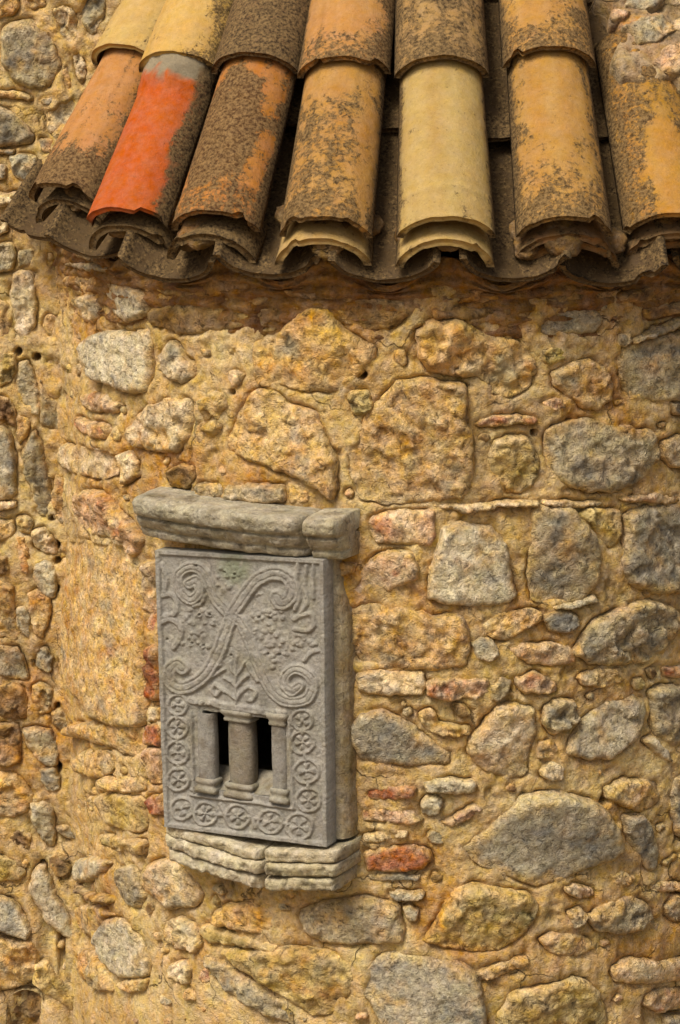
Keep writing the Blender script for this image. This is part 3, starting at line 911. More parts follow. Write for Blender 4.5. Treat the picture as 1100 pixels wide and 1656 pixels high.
def tile(name, frame, L, w0, w1, rise, seed, paint, thick=0.013, sign=1, s0=0.0, off=0.0, warp=0.003, arc=82, mat=None, lumps=None):
    B, D, S, Nn = frame
    ph = np.linspace(-R_(arc), R_(arc), NPH)
    sv_ = np.linspace(0, 1, NS)
    PH, SV = np.meshgrid(ph, sv_, indexing='ij')
    PH, SV = PH.ravel(), SV.ravel()
    def surf(sh):
        w = (w0 + (w1 - w0) * SV) / 2
        kx = w / math.sin(R_(arc)) - sh * 0.9
        ky = (rise * (1 - 0.08 * SV)) / (1 - math.cos(R_(arc))) - sh
        x = kx * np.sin(PH)
        y = ky * (np.cos(PH) - math.cos(R_(arc)))
        ed = noise(np.column_stack([x * 1.0, x * 0 + seed, x * 0]), 40, seed)
        along = s0 + SV * L
        chip = sstep(0.18, 0.34, noise(np.column_stack([x, x * 0 + seed * 2.1, x * 0]), 34, seed + 5)) * 0.010
        along = along + (1 - SV) ** 8 * (0.0022 * ed + 0.0012 * noise(np.column_stack([x, x * 0 + seed * 2.1, x * 0]), 110, seed) + chip * (np.abs(PH) > 0.55))
        return x, sign * y + off, along
    X, Y, AL = surf(0)
    Pn = np.column_stack([X + seed, AL, Y])
    bumpn = warp * fbm(Pn, 9, 3, seed) + 0.0011 * fbm(Pn, 60, 2, seed + 3)
    if lumps is not None:
        bumpn = bumpn + lumps(PH / R_(arc), SV, Pn)
    Yo = Y + sign * bumpn * np.cos(PH * 0.9) + bumpn * 0.3
    Vo = B + np.outer(X, S) + np.outer(Yo, Nn) + np.outer(AL, D)
    X2, Y2, AL2 = surf(thick)
    Vi = B + np.outer(X2, S) + np.outer(Y2 + bumpn * 0.3, Nn) + np.outer(AL2, D)
    n = len(Vo)
    V = np.vstack([Vo, Vi])
    Fo = grid_faces(NPH, NS)
    Fi = grid_faces(NPH, NS, n)[:, ::-1]
    i = np.arange(NPH - 1)
    front = np.stack([i * NS, n + i * NS, n + (i + 1) * NS, (i + 1) * NS], -1)[:, ::-1]
    back = np.stack([i * NS, n + i * NS, n + (i + 1) * NS, (i + 1) * NS], -1) + NS - 1
    j = np.arange(NS - 1)
    left = np.stack([j, j + 1, n + j + 1, n + j], -1)
    k = (NPH - 1) * NS
    right = left[:, ::-1] + k
    # sharp rims: separate vertices for the front lip
    C, spk = paint(PH / R_(arc), SV, Pn)
    C = C * 0.86
    C = np.vstack([C, C * 0.97]); spk = np.concatenate([spk, spk])
    F = np.vstack([Fo, Fi, front, back, left, right])
    if sign < 0:
        F = F[:, ::-1]
    return build(name, V, [F], mat or M_TILE, roof, C, spk)

def clay(base, alt=None, spk=0.15, edge=0.15, front=0.0, back=0.0, right=0.0, left=0.0, patches=(), grit=0.75, rings=0.0):
    """paint of one tile; u -1..1 left to right, v 0..1 from the lower end up"""
    def f(u, v, Pn):
        c0 = lin(base)
        C = np.broadcast_to(c0, (len(u), 3)).copy()
        a = lin(alt) if alt is not None else c0 * np.array([0.86, 0.78, 0.70])
        st = fbm(np.column_stack([u * 5 + Pn[:, 0], v * 0.7, v * 0]), 1.0, 3, 5)
        C = mixc(C, a, np.clip(0.55 * sstep(-0.3, 0.6, st) + 0.25 * sstep(-0.1, 0.55, fbm(Pn, 8, 2, 8)), 0, 1))
        nz = fbm(Pn, 26, 4, 15, 0.6)
        s = np.full(len(u), spk) + 0.18 * nz
        s += edge * sstep(0.62, 1.0, np.abs(u) + 0.18 * nz)
        grime = sstep(0.70, 0.96, np.abs(u) + 0.16 * nz)
        C = mixc(C, lin((96, 76, 48)), 0.75 * grime); s += 0.35 * grime
        s += front * sstep(0.30, 0.0, v + 0.12 * nz)
        s += back * sstep(0.55, 0.9, v + 0.12 * nz)
        s += right * sstep(0.15, 0.85, u + 0.3 * nz)
        s += left * sstep(-0.15, -0.85, u + 0.3 * nz)
        run = fbm(np.column_stack([u * 6.5 + Pn[:, 0] * 0.3, v * 0.9 + Pn[:, 0], v * 0]), 1.0, 3, 19)
        s += 0.45 * sstep(0.12, 0.5, run) * grit + 0.55 * grit * sstep(0.16, 0.45, fbm(Pn, 15, 3, 23))
        C = mixc(C, c0 * 0.55, 0.5 * grit * sstep(0.05, 0.5, run))
        for (pu, pv, ru, rv, kind, amt) in patches:
            d = np.hypot((u - pu) / ru, (v - pv) / rv) + 0.35 * nz
            m = sstep(1.1, 0.75, d)
            if kind == 'lichen': s += amt * m
            elif kind == 'clean': s *= 1 - amt * m
            else:
                m = sstep(1.0, 0.90, d); C = mixc(C, lin(kind), amt * m); s *= 1 - 0.5 * amt * m
        if rings:
            C = mixc(C, c0 * 1.25, rings * np.exp(-((v - 0.16) / 0.012) ** 2))
            C = mixc(C, c0 * 0.55, rings * np.exp(-((v - 0.135) / 0.012) ** 2))
        return C, np.clip(s, 0, 1)
    return f

ZF = 2.363                         # height of the lower ends of the first row
col_th = [(-4 + i) * DTH for i in range(10)]
lift = [0.038, 0.004, 0.006, 0.0, 0.0, 0.0, 0.0, 0.0, 0.005, 0.02]
turns = [0.02, 0.03, -0.02, 0.0, 0.0, -0.015, 0.0, 0.02, 0.0, 0.0]
row1 = [
    clay((206, 148, 88), (194, 130, 68), 0.22, 0.35, front=0.9, right=0.25),
    clay((204, 104, 50), (194, 96, 44), 0.12, 0.05, grit=0.25, patches=((0.0, 1.0, 1.7, 0.30, (160, 146, 118), 1.0), (1.05, 0.45, 0.52, 0.9, (120, 98, 64), 0.8), (1.05, 0.42, 0.55, 0.8, 'lichen', 0.62))),
    clay((200, 136, 70), (188, 116, 52), 0.36, 0.40, front=0.30, patches=((-0.2, 0.44, 0.68, 0.32, 'lichen', 0.70),), rings=0.7),
    clay((200, 152, 84), (188, 134, 64), 0.52, 0.30, front=0.12, patches=((-0.2, 0.80, 0.8, 0.2, 'clean', 0.7), (0.70, 0.35, 0.25, 0.5, 'clean', 0.5))),
    clay((204, 174, 108), (188, 150, 84), 0.14, 0.40, front=0.14, rings=0.3, grit=0.35),
    clay((200, 154, 84), (190, 138, 68), 0.38, 0.55, front=0.40, patches=((0.0, 0.62, 0.55, 0.30, 'clean', 0.6),)),
    clay((202, 152, 76), (188, 126, 48), 0.66, 0.30, patches=((0.05, 0.26, 0.36, 0.30, 'clean', 0.95), (0.2, 0.60, 0.5, 0.12, (184, 142, 60), 0.5))),
    clay((196, 146, 82), None, 0.38, 0.3, front=0.2),
    clay((200, 154, 90), None, 0.3, 0.3, front=0.2),
    clay((192, 138, 76), None, 0.42, 0.3, front=0.2),
]
row2 = [
    clay((216, 182, 112), (208, 168, 94), 0.10, 0.15, grit=0.35, front=0.08, right=0.25),
    clay((220, 180, 104), (212, 166, 86), 0.10, 0.12, grit=0.35, front=0.12, right=0.42),
    clay((146, 114, 76), (124, 96, 62), 0.78, 0.1),
    clay((206, 152, 90), (198, 142, 78), 0.18, 0.35, front=0.45, right=0.35, patches=((-0.1, 0.42, 0.6, 0.3, 'clean', 0.8),)),
    clay((186, 150, 96), (168, 128, 74), 0.56, 0.15, front=0.1),
    clay((204, 156, 88), (194, 138, 64), 0.34, 0.3, front=0.35, right=0.1, patches=((-0.25, 0.36, 0.3, 0.25, 'clean', 0.8),)),
]
def cement(u, v, Pn):
    return (0.010 + 0.008 * fbm(Pn, 45, 3, 6)) * sstep(0.66, 0.74, v + 0.10 * fbm(Pn, 30, 2, 4)) * sstep(1.3, 0.9, np.abs(u))
for i, th in enumerate(col_th):
    k = math.cos(th)
    lf = lift[i]
    fr = tile_frame(th, RE, ZF + lf, turns[i], dip=R_(random.uniform(-1.5, 1.5)))
    tile('cover_tile', fr, 0.41, 0.157 + random.uniform(-.004, .004), 0.136, 0.056, 11 + i, row1[i], off=0.012, lumps=cement if i == 1 else None)
    if i != 6:
        pt = row2[i] if i < 6 else clay((206, 150, 80), None, 0.35, 0.2, front=0.2)
        tile('cover_tile', fr, 0.40, 0.160, 0.140, 0.056, 31 + i, pt, s0=0.332 + random.uniform(-.012, .012) + (0.0 if i else -0.03), off=0.030)
    if i not in (0, 1):
        tile('cover_tile', fr, 0.30, 0.150, 0.136, 0.056, 51 + i, clay((200, 150, 84), None, 0.4, 0.2), s0=0.64, off=0.048)
# lower layer of tiles that shows its rim under the covers
lip = {0: ((120, 96, 62), 0.6, 0.012), 1: ((132, 108, 70), 0.6, 0.018), 2: ((132, 108, 70), 0.62, 0.034), 3: ((206, 172, 108), 0.26, 0.026), 4: ((214, 180, 112), 0.20, 0.028),
       5: ((160, 122, 78), 0.40, 0.014), 6: ((150, 118, 78), 0.45, 0.020), 7: ((170, 132, 80), 0.4, 0.02), 8: ((170, 132, 80), 0.4, 0.02), 9: ((170, 132, 80), 0.4, 0.02)}
for i, th in enumerate(col_th):
    c, sp, ex = lip[i]
    fr = tile_frame(th + random.uniform(-.012, .012), RE, ZF + lift[i], random.uniform(-.05, .05), dip=R_(12))
    tile('eave_tile', fr, 0.10, 0.160, 0.150, 0.058, 71 + i, clay(c, None, sp, 0.1), s0=-ex, off=-0.028, thick=0.015, warp=0.006)
    if i in (5, 6):
        fr = tile_frame(th + 0.02, RE, ZF + lift[i] - 0.018, random.uniform(-.05, .05), dip=R_(15))
        tile('eave_tile', fr, 0.09, 0.164, 0.155, 0.056, 171 + i, clay((150, 112, 66), None, 0.4, 0.1), s0=-ex + 0.012, off=-0.034, thick=0.014, warp=0.006)
# channels between the covers: grimy brown clay, darkened also for the shade in the gaps
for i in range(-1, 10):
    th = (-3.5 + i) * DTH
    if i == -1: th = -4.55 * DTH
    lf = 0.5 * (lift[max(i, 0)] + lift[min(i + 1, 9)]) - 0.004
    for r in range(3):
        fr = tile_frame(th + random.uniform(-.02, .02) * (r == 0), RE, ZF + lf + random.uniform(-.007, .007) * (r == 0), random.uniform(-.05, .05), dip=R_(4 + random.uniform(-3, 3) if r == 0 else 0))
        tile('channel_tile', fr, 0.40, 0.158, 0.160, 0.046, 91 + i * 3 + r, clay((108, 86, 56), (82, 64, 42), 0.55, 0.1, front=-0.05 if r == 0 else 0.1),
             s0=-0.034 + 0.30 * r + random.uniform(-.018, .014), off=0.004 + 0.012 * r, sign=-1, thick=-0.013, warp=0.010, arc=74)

# bedding mortar squeezed into the mouths of the channels and under the rims
def lump(frame, s, x, y, r, seed):
    B, D, S, Nn = frame
    nu_, nv_ = 22, 16
    a, b = [q.ravel() for q in np.meshgrid(np.linspace(0, 2 * math.pi, nu_, endpoint=False), np.linspace(0.02, math.pi - 0.02, nv_), indexing='ij')]
    d_ = np.stack([np.cos(a) * np.sin(b), np.sin(a) * np.sin(b), np.cos(b)], -1)
    rr = r * (1 + 0.45 * fbm(d_ + seed, 1.6, 3, seed) + 0.12 * fbm(d_ + seed, 6, 2, seed))
    q = d_ * rr[:, None] * np.array([1.15, 1.3, 0.62])
    V = B + np.outer(x + q[:, 0], S) + np.outer(s + q[:, 1], D) + np.outer(y + q[:, 2], Nn)
    C = mixc(np.broadcast_to(lin((150, 118, 74)), (len(V), 3)), lin((110, 86, 54)), sstep(-0.1, 0.4, fbm(V, 30, 3, seed)))
    build('mortar_lump', V, [grid_faces(nu_, nv_, 0, True)], M_MORTAR, roof, C)
for i in range(9):
    th = (-3.5 + i) * DTH
    fr = tile_frame(th, RE, ZF + 0.5 * (lift[i] + lift[i + 1]), 0)
    for k in range(2):
        lump(fr, random.uniform(0.0, 0.07), random.uniform(-0.045, 0.045), random.uniform(-0.030, -0.012), random.uniform(0.013, 0.024), 7 * i + k)
    fr = tile_frame(col_th[i], RE, ZF + lift[i], 0)
    lump(fr, random.uniform(0.0, 0.03), random.uniform(-0.03, 0.03), random.uniform(0.0, 0.012), random.uniform(0.026, 0.034), 7 * i + 3)

# mortar bed that fills the tiles at the eave and closes the roof
def eave_bed():
    TH = np.linspace(-THC, THC, 420)
    prof = [(RW - 0.03, -0.185), (RW - 0.004, -0.160), (RW + 0.002, -0.130), (RW + 0.006, -0.105), (RW + 0.012, -0.082), (RW + 0.018, -0.062), (RW + 0.022, -0.046), (RW + 0.026, -0.032), (RW + 0.024, -0.018), (RW + 0.014, -0.012), (RE - 0.10, -0.010), (RE - 0.20, 0.05), (RE - 0.30, 0.15), (RE - 0.45, 0.31)]
    d = []
    for a, b in zip(prof[:-1], prof[1:]):
        m = 3 if b[1] < 0.02 else 6
        for t in range(m):
            d.append((a[0] + (b[0] - a[0]) * t / m, a[1] + (b[1] - a[1]) * t / m))
    d = np.array(d)
    T, K = np.meshgrid(TH, np.arange(len(d)), indexing='ij')
    T, K = T.ravel(), K.ravel()
    r, z = d[K, 0], d[K, 1]
    lf = np.interp(T, col_th, lift)
    wave = 0.024 * np.cos(2 * math.pi * T / DTH) - 0.024
    up = sstep(-0.10, -0.02, z)
    P = np.stack([AX + r * np.sin(T), -r * np.cos(T), ZF + z], -1)
    r = r + 0.016 * fbm(P, 18, 4, 81, 0.6) * sstep(0.05, -0.02, z) + 0.005 * fbm(P, 80, 2, 83)
    # loose horizontal layering of the bed
    r = r + 0.006 * np.sin((ZF + z) * 260 + 6 * fbm(P, 7, 2, 88)) * sstep(-0.02, -0.06, z)
    zz = ZF + z + (wave + lf) * up - 0.075 * sstep(-0.03, 0.04, z)
    V = np.stack([AX + r * np.sin(T), -r * np.cos(T), zz], -1)
    C = mixc(np.broadcast_to(lin((160, 118, 68)), (len(V), 3)), lin((186, 148, 98)), sstep(-0.1, 0.5, fbm(V, 15, 4, 84)))
    C = mixc(C, lin((116, 80, 42)), sstep(0.0, 0.5, fbm(V, 20, 3, 86)))
    build('mortar_bed', V, [grid_faces(len(TH), len(d))], M_MORTAR, roof, C)
eave_bed()

_FB = tile_frame(2 * DTH, RE, ZF, 0.0)
def fillet_point(q, h):
    B, D, S, Nn = _FB
    X, Y = q[:, 0], q[:, 1]
    P = B + np.outer(X, S) + np.outer(Y, D)
    lump = 0.064 + 0.026 * fbm(P, 10, 3, 96)
    return P + np.outer(lump + h, Nn)
def fillet():
    """lumpy mortar and rubble that close the roof against the church wall on the right"""
    U = np.linspace(-0.066, 0.50, 150)
    W = np.linspace(0.25, 0.95, 170)
    q = np.stack(np.meshgrid(U, W, indexing='ij'), -1).reshape(-1, 2)
    X, Y = q.T
    P = fillet_point(q, np.zeros(len(q)))
    h = 0.008 * fbm(P, 34, 4, 97, 0.65) - 0.012 * sstep(0.1, 0.4, fbm(P, 22, 3, 95))
    h = h - 0.10 * sstep(0.300, 0.262, Y + 0.045 * fbm(P, 20, 3, 98)) - 0.14 * sstep(-0.035, -0.062, X + 0.02 * noise(P, 22, 99))
    V = fillet_point(q, h)
    C = mixc(np.broadcast_to(lin((188, 160, 118)), (len(V), 3)), lin((196, 146, 88)), sstep(0.0, 0.5, fbm(V, 8, 4, 101)))
    C = mixc(C, lin((126, 104, 72)), 0.8 * sstep(0.05, 0.4, fbm(V, 18, 4, 104)))
    build('mortar_fillet', V, [grid_faces(len(U), len(W))], M_MORTAR, roof, C)
    r3 = np.random.default_rng(5)
    for i, (x, y, r, k) in enumerate([(0.06, 0.335, 0.030, 'n'), (0.015, 0.40, 0.034, 'g'), (0.085, 0.415, 0.028, 'p'), (0.02, 0.475, 0.028, 'w'), (0.14, 0.36, 0.040, 'o'), (0.10, 0.50, 0.045, 'p'), (0.21, 0.42, 0.05, 'g'), (-0.03, 0.44, 0.016, 'n'), (0.03, 0.545, 0.03, 'o'), (0.2, 0.55, 0.05, 'w')]):
        make_stone(roof, 'f', k, 0.004, blob(np.array([x, y]), r * 1.35, r3), 3000 + i)
fillet()

# ------------------------------------------------------------------ carved slab with the twin opening
slab = thing('carved_slab', 'grey stone slab carved with scrolls and rosettes around a small twin opening', 'window', P0 + PV * corner_uv[2, 1])

def slab_pt(px, w):
    return hit_plane([px], P0 + PN * w, PN)[0]

NSU, NSV = 235, 390
su, tv = np.meshgrid(np.linspace(0, 1, NSU), np.linspace(0, 1, NSV), indexing='ij')
su, tv = su.ravel(), tv.ravel()
def bil(c, s, t):
    s, t = s[:, None], t[:, None]
    return (c[0] * (1 - s) + c[1] * s) * (1 - t) + (c[3] * (1 - s) + c[2] * s) * t
GP = bil(corner_px, su, tv)                        # where each grid point falls in the photograph
GW = bil(corner_w, su, tv)
MM = 0.001
H = np.zeros(len(GP))
_w = np.column_stack([GP, np.zeros(len(GP))])
GP0 = GP
GP = GP + np.stack([1.6 * noise(_w, 0.045, 3) + 0.7 * noise(_w, 0.15, 5), 1.6 * noise(_w, 0.045, 8) + 0.7 * noise(_w, 0.15, 9)], -1)   # hand-cut, not ruled
def raise_to(h, val):
    return np.maximum(h, val)
def band(pts, w, top, soft=2.6, groove=0.0, n=7):
    global H
    d = seg_dist(GP, catmull(pts, n))
    v = top * sstep(w + soft * 0.5, w - soft, d)
    if groove:
        v = v - groove * np.exp(-((d - w * 0.42) / 1.3) ** 2) * (d < w)
    H = raise_to(H, v)
def disc(c, r, top, soft=2.5):
    global H
    d = np.hypot(GP[:, 0] - c[0], GP[:, 1] - c[1])
    H = raise_to(H, top * sstep(r + soft / 2, r - soft, d))
def dot(c, r, depth):
    global H
    d = np.hypot(GP[:, 0] - c[0], GP[:, 1] - c[1])
    H = H - depth * np.exp(-(d / r) ** 4)
T_ = 6.4 * MM
# the two crossing scrolls
band([(310, 942), (322, 938), (326, 955), (312, 968), (295, 955), (292, 930), (308, 917), (328, 921), (341, 941), (352, 966), (375, 990), (393, 1005), (406, 1030), (418, 1061), (432, 1095), (448, 1121), (470, 1132), (496, 1129), (508, 1110), (503, 1089), (482, 1079), (466, 1089), (464, 1105), (476, 1115), (486, 1107)], 9.5, T_, groove=2 * MM)
band([(298, 1078), (288, 1071), (277, 1081), (279, 1100), (297, 1110), (325, 1098), (345, 1075), (360, 1045), (372, 1010), (386, 980), (406, 952), (425, 933), (447, 926), (467, 932), (476, 950), (471, 967), (458, 974), (451, 964)], 12.0, T_ * 1.05, groove=2.2 * MM)
# leaves and tendrils
sm = 3.6
for pts, w in [
    ([(316, 978), (328, 974), (333, 962)], 4), ([(262, 912), (270, 930), (268, 955)], 4.5), ([(264, 962), (278, 960), (288, 972), (284, 990), (268, 994)], 4.5),
    ([(262, 1004), (278, 1000), (293, 1012), (293, 1030), (282, 1045)], 5), ([(484, 912), (482, 938), (486, 962), (480, 984)], 4), ([(496, 914), (495, 945), (498, 972), (490, 988)], 3.5), ([(508, 912), (507, 940), (508, 965)], 3.5),
    ([(478, 1000), (490, 994), (506, 992), (508, 1010), (498, 1018), (480, 1016)], 4), ([(494, 1066), (504, 1054), (514, 1050)], 4),
    ([(386, 1060), (385, 1095), (386, 1135)], 2.6), ([(386, 1090), (378, 1080), (376, 1068)], 3), ([(386, 1090), (394, 1080), (400, 1068)], 3), ([(386, 1108), (376, 1098), (366, 1094)], 3.2), ([(386, 1108), (396, 1096), (404, 1090)], 3.2),
    ([(386, 1128), (374, 1118), (362, 1112), (350, 1104), (346, 1114), (354, 1122), (360, 1114)], 3.6), ([(386, 1128), (394, 1116), (406, 1108), (416, 1116), (414, 1128), (404, 1130), (402, 1122)], 3.6), ([(345, 1092), (356, 1086), (366, 1080)], 3.2), ([(420, 1098), (410, 1085), (404, 1072)], 3.2),
]:
    band(pts, w, 5.2 * MM, soft=2.6, n=5)
# clumps of worn foliage between the scrolls
_r = np.random.default_rng(12)
for cx, cy, rx, ry, k in [(322, 1000, 28, 18, 20), (320, 1036, 24, 16, 17), (372, 925, 22, 14, 11), (362, 955, 14, 12, 6), (436, 992, 28, 15, 19), (432, 1018, 24, 12, 13), (452, 1046, 30, 16, 20), (492, 1036, 22, 14, 13), (440, 1072, 12, 8, 4), (352, 1070, 12, 12, 5), (336, 1096, 10, 8, 0), (412, 1050, 6, 12, 0), (262, 1050, 6, 10, 2), (424, 958, 8, 6, 2), (398, 1000, 0, 0, 0)]:
    for _ in range(k):
        a_, q_ = _r.uniform(0, 6.28), math.sqrt(_r.uniform(0, 1))
        disc((cx + rx * q_ * math.cos(a_), cy + ry * q_ * math.sin(a_)), _r.uniform(2.8, 5.2), _r.uniform(2.6, 4.6) * MM, soft=3.0)
def rosette(c, r, lobes=6, rot=0.0):
    global H
    dx, dy = GP[:, 0] - c[0], GP[:, 1] - c[1]
    rr, an = np.hypot(dx, dy), np.arctan2(dy, dx) + rot
    H = raise_to(H, 4.6 * MM * np.exp(-((rr - r) / 2.6) ** 4))
    pet = 0.5 + 0.5 * np.cos(an * lobes)
    H = raise_to(H, 4.4 * MM * sstep(0.15, 0.75, pet) * sstep(r * 0.86, r * 0.55, rr) * sstep(1.0, 4.5, rr))
    H = raise_to(H, 4.4 * MM * sstep(4.0, 1.5, rr))
for c, r, lb in [((289, 1137), 16, 4), ((288, 1174), 17, 5), ((289, 1215), 18, 4), ((290, 1259), 18, 5), ((296, 1307), 18, 3), ((335, 1315), 19, 6), ((388, 1320), 19, 5), ((440, 1328), 19, 4), ((486, 1336), 21, 5), ((491, 1162), 16, 4), ((491, 1198), 18, 5), ((498, 1245), 19, 4), ((501, 1292), 19, 5)]:
    rosette(c, r, lb, rot=c[0])
for a, b in [((289, 1152), (288, 1160)), ((288, 1190), (289, 1200)), ((290, 1232), (290, 1242)), ((492, 1178), (492, 1183)), ((494, 1214), (497, 1228)), ((499, 1262), (500, 1273)), ((312, 1310), (319, 1312)), ((352, 1316), (371, 1317)), ((405, 1320), (423, 1324)), ((457, 1329), (467, 1332)), ((360, 1300), (372, 1330)), ((408, 1308), (416, 1338))]:
    band([a, b], 3.5, 5 * MM, n=2)
# flat rim of the slab and mouldings round the opening
d = seg_dist(GP0, corner_px, True)
H = raise_to(H, 6 * MM * sstep(8.5, 5.5, d))
for pts, w in [([(312, 1150), (317, 1280)], 3), ([(470, 1160), (478, 1305)], 3), ([(311, 1284), (478, 1306)], 3), ([(311, 1276), (352, 1282)], 2.5), ([(312, 1130), (350, 1134), (362, 1139), (420, 1146), (460, 1152)], 6.5)]:
    band(pts, w, 6 * MM, n=2)
for c in [(322, 1132), (332, 1131), (342, 1134), (436, 1150), (446, 1150), (455, 1152)]:
    disc(c, 5.0, 9 * MM)
for c in [(325, 993), (343, 992), (312, 1038), (331, 1042), (421, 997), (439, 998), (437, 1056), (454, 1056), (376, 1057), (270, 1032), (320, 915), (366, 926), (382, 928)]:
    dot(c, 2.0, 7 * MM)
P3 = np.column_stack([GP, np.zeros(len(GP))])
H = H * (0.82 + 0.35 * fbm(P3, 0.03, 3, 22)) + 0.9 * MM * fbm(P3, 0.06, 3, 2) + 1.4 * MM * fbm(P3, 0.17, 3, 6) + 2.0 * MM * fbm(P3, 0.012, 2, 9)
# the twin opening: a deep splayed shaft behind the colonnettes
op = np.array([[330, 1146], [458, 1162], [462, 1290], [334, 1275]], float)
dop = seg_dist(GP, op, True)
ins = inside(GP, op)
shaft = np.where(ins, sstep(0.3, 2.4, dop), 0)
H = H * (1 - shaft) - 0.034 * shaft
V = GW + np.outer(H, PN)
n0 = len(V)
idx = np.arange(n0).reshape(NSU, NSV)
loop = np.concatenate([idx[:, 0], idx[-1, 1:], idx[-2::-1, -1], idx[0, -2:0:-1]])
BK = GW[loop] - PN * 0.030
V = np.vstack([V, BK])
m = len(loop)
kk = np.arange(m)
skirt = np.stack([loop, loop[(kk + 1) % m], n0 + (kk + 1) % m, n0 + kk], -1)
Cs = np.broadcast_to(lin((162, 157, 145)), (len(V), 3))
Cs = mixc(Cs, lin((168, 162, 148)), sstep(-0.1, 0.5, fbm(V, 20, 4, 1)))
Cs = mixc(Cs, lin((142, 134, 114)), 0.8 * sstep(0.0, 0.5, fbm(V, 14, 4, 4)))
Cs = mixc(Cs, lin((150, 140, 104)), 0.6 * sstep(0.15, 0.5, fbm(V, 9, 3, 7)))
FF = grid_faces(NSU, NSV)[:, ::-1]
FF = FF[~(ins[FF].all(1) & (dop[FF] > 4.0).all(1))]
# rain streaks and a greenish bloom near the top
st_ = fbm(np.column_stack([V[:, 0] * 30, V[:, 1] * 30, V[:, 2] * 3.5]), 1.0, 3, 17)
Cs = mixc(Cs, lin((118, 112, 98)), 0.45 * sstep(0.05, 0.45, st_))
gd = np.linalg.norm((V - slab_pt((378, 918), 0)) * np.array([1, 1, 1.3]), axis=1)
Cs = mixc(Cs, lin((136, 144, 112)), 0.6 * sstep(0.05, 0.015, gd + 0.02 * fbm(V, 40, 3, 18)))
Cs = mixc(Cs, lin((184, 178, 162)), 0.7 * sstep(0.22, 0.42, fbm(V, 45, 3, 29)))
build('carved_face', V, [FF, skirt], M_GREY, slab, Cs)
# the dark hollow behind the slab
def hollow():
    u0, u1, v0, v1, w0, w1 = -0.133, 0.125, -0.19, 0.06, -0.0335, -0.45
    c = np.array([[u, v, w] for w in (w0, w1) for (u, v) in ((u0, v0), (u1, v0), (u1, v1), (u0, v1))])
    Vh = P0 + np.outer(c[:, 0], PU) + np.outer(c[:, 1], PV) + np.outer(c[:, 2], PN)
    Fh = np.array([[0, 1, 5, 4], [1, 2, 6, 5], [2, 3, 7, 6], [3, 0, 4, 7], [4, 5, 6, 7]])
    build('hollow', Vh, [Fh], M_GREY, slab, np.broadcast_to(lin((128, 112, 84)), (8, 3)), smooth=False)
hollow()

def colonnette(x0, x1, y0, y1, w, seed, cap, base, depth=0.5, tone=(154, 149, 137)):
    """half-round shaft between two pixels columns, standing w in front of the slab's ground"""
    a = slab_pt(((x0 + x1) / 2, y0), w); b = slab_pt(((x0 + x1) / 2 + (y1 - y0) * 0.03, y1), w)
    wd = np.linalg.norm(slab_pt((x1, y0), w) - slab_pt((x0, y0), w)) / 2
    nphi, nz = 22, 40
    ph = np.linspace(-R_(115), R_(115), nphi)
    t = np.linspace(0, 1, nz)
    PHm, Tm = [q.ravel() for q in np.meshgrid(ph, t, indexing='ij')]
    rad = wd * (1 + 0.05 * np.sin(math.pi * Tm))
    ax = a + np.outer(Tm, b - a)
    Vs = ax + np.outer(rad * np.sin(PHm), PU) + np.outer(rad * np.sign(np.cos(PHm)) * np.abs(np.cos(PHm)) ** 0.6 * 0.8, PN)
    Vs += np.outer(0.0012 * fbm(Vs, 60, 3, seed), PN)
    Cc = mixc(np.broadcast_to(lin(tone), (len(Vs), 3)), lin((112, 100, 82)), 0.7 * sstep(-0.05, 0.4, fbm(Vs, 26, 4, seed)))
    sh = build('colonnette', Vs, [grid_faces(nphi, nz)[:, ::-1]], M_GREY, slab, Cc)
    def drum(name, c, prof):
        prof = np.array(prof)
        np_, nq = len(prof), 26
        ph2 = np.linspace(-R_(120), R_(120), nq)
        Pm, Km = [q.ravel() for q in np.meshgrid(ph2, np.arange(np_), indexing='ij')]
        # squarish plan: block with rounded arrises
        sx, cx = np.sin(Pm), np.cos(Pm)
        sq = 1 / np.maximum(np.abs(sx), np.abs(cx)) ** 0.75
        V2 = c + np.outer(prof[Km, 0] * sx * sq, PU) + np.outer(prof[Km, 0] * cx * sq * 0.85, PN) + np.outer(prof[Km, 1], PV)
        V2 += np.outer(0.0012 * fbm(V2, 60, 3, seed), PN)
        C2 = mixc(np.broadcast_to(lin((164, 157, 138)), (len(V2), 3)), lin((140, 130, 106)), sstep(-0.05, 0.4, fbm(V2, 26, 4, seed)))
        build(name, V2, [grid_faces(nq, np_)[:, ::-1]], M_GREY, sh, C2)
    if base:
        drum('base', b, [(wd * 1.0, 0.004), (wd * 1.22, 0.003), (wd * 1.28, -0.001), (wd * 1.22, -0.005), (wd * 1.08, -0.007), (wd * 1.18, -0.012), (wd * 1.34, -0.013), (wd * 1.36, -0.021), (wd * 1.1, -0.0215)])
    if cap:
        drum('capital', a, [(wd * 1.0, -0.004), (wd * 1.16, -0.003), (wd * 1.2, 0.001), (wd * 1.1, 0.004), (wd * 1.25, 0.008), (wd * 1.42, 0.012), (wd * 1.45, 0.018), (wd * 1.0, 0.0185)])
colonnette(322, 349, 1150, 1259, -0.006, 3, False, True)
colonnette(373, 411, 1160, 1266, -0.022, 5, True, True, tone=(144, 134, 115))  # set back: its darker brown tone puts the recess shade into the colour
colonnette(441, 465, 1168, 1276, -0.006, 7, True, True)

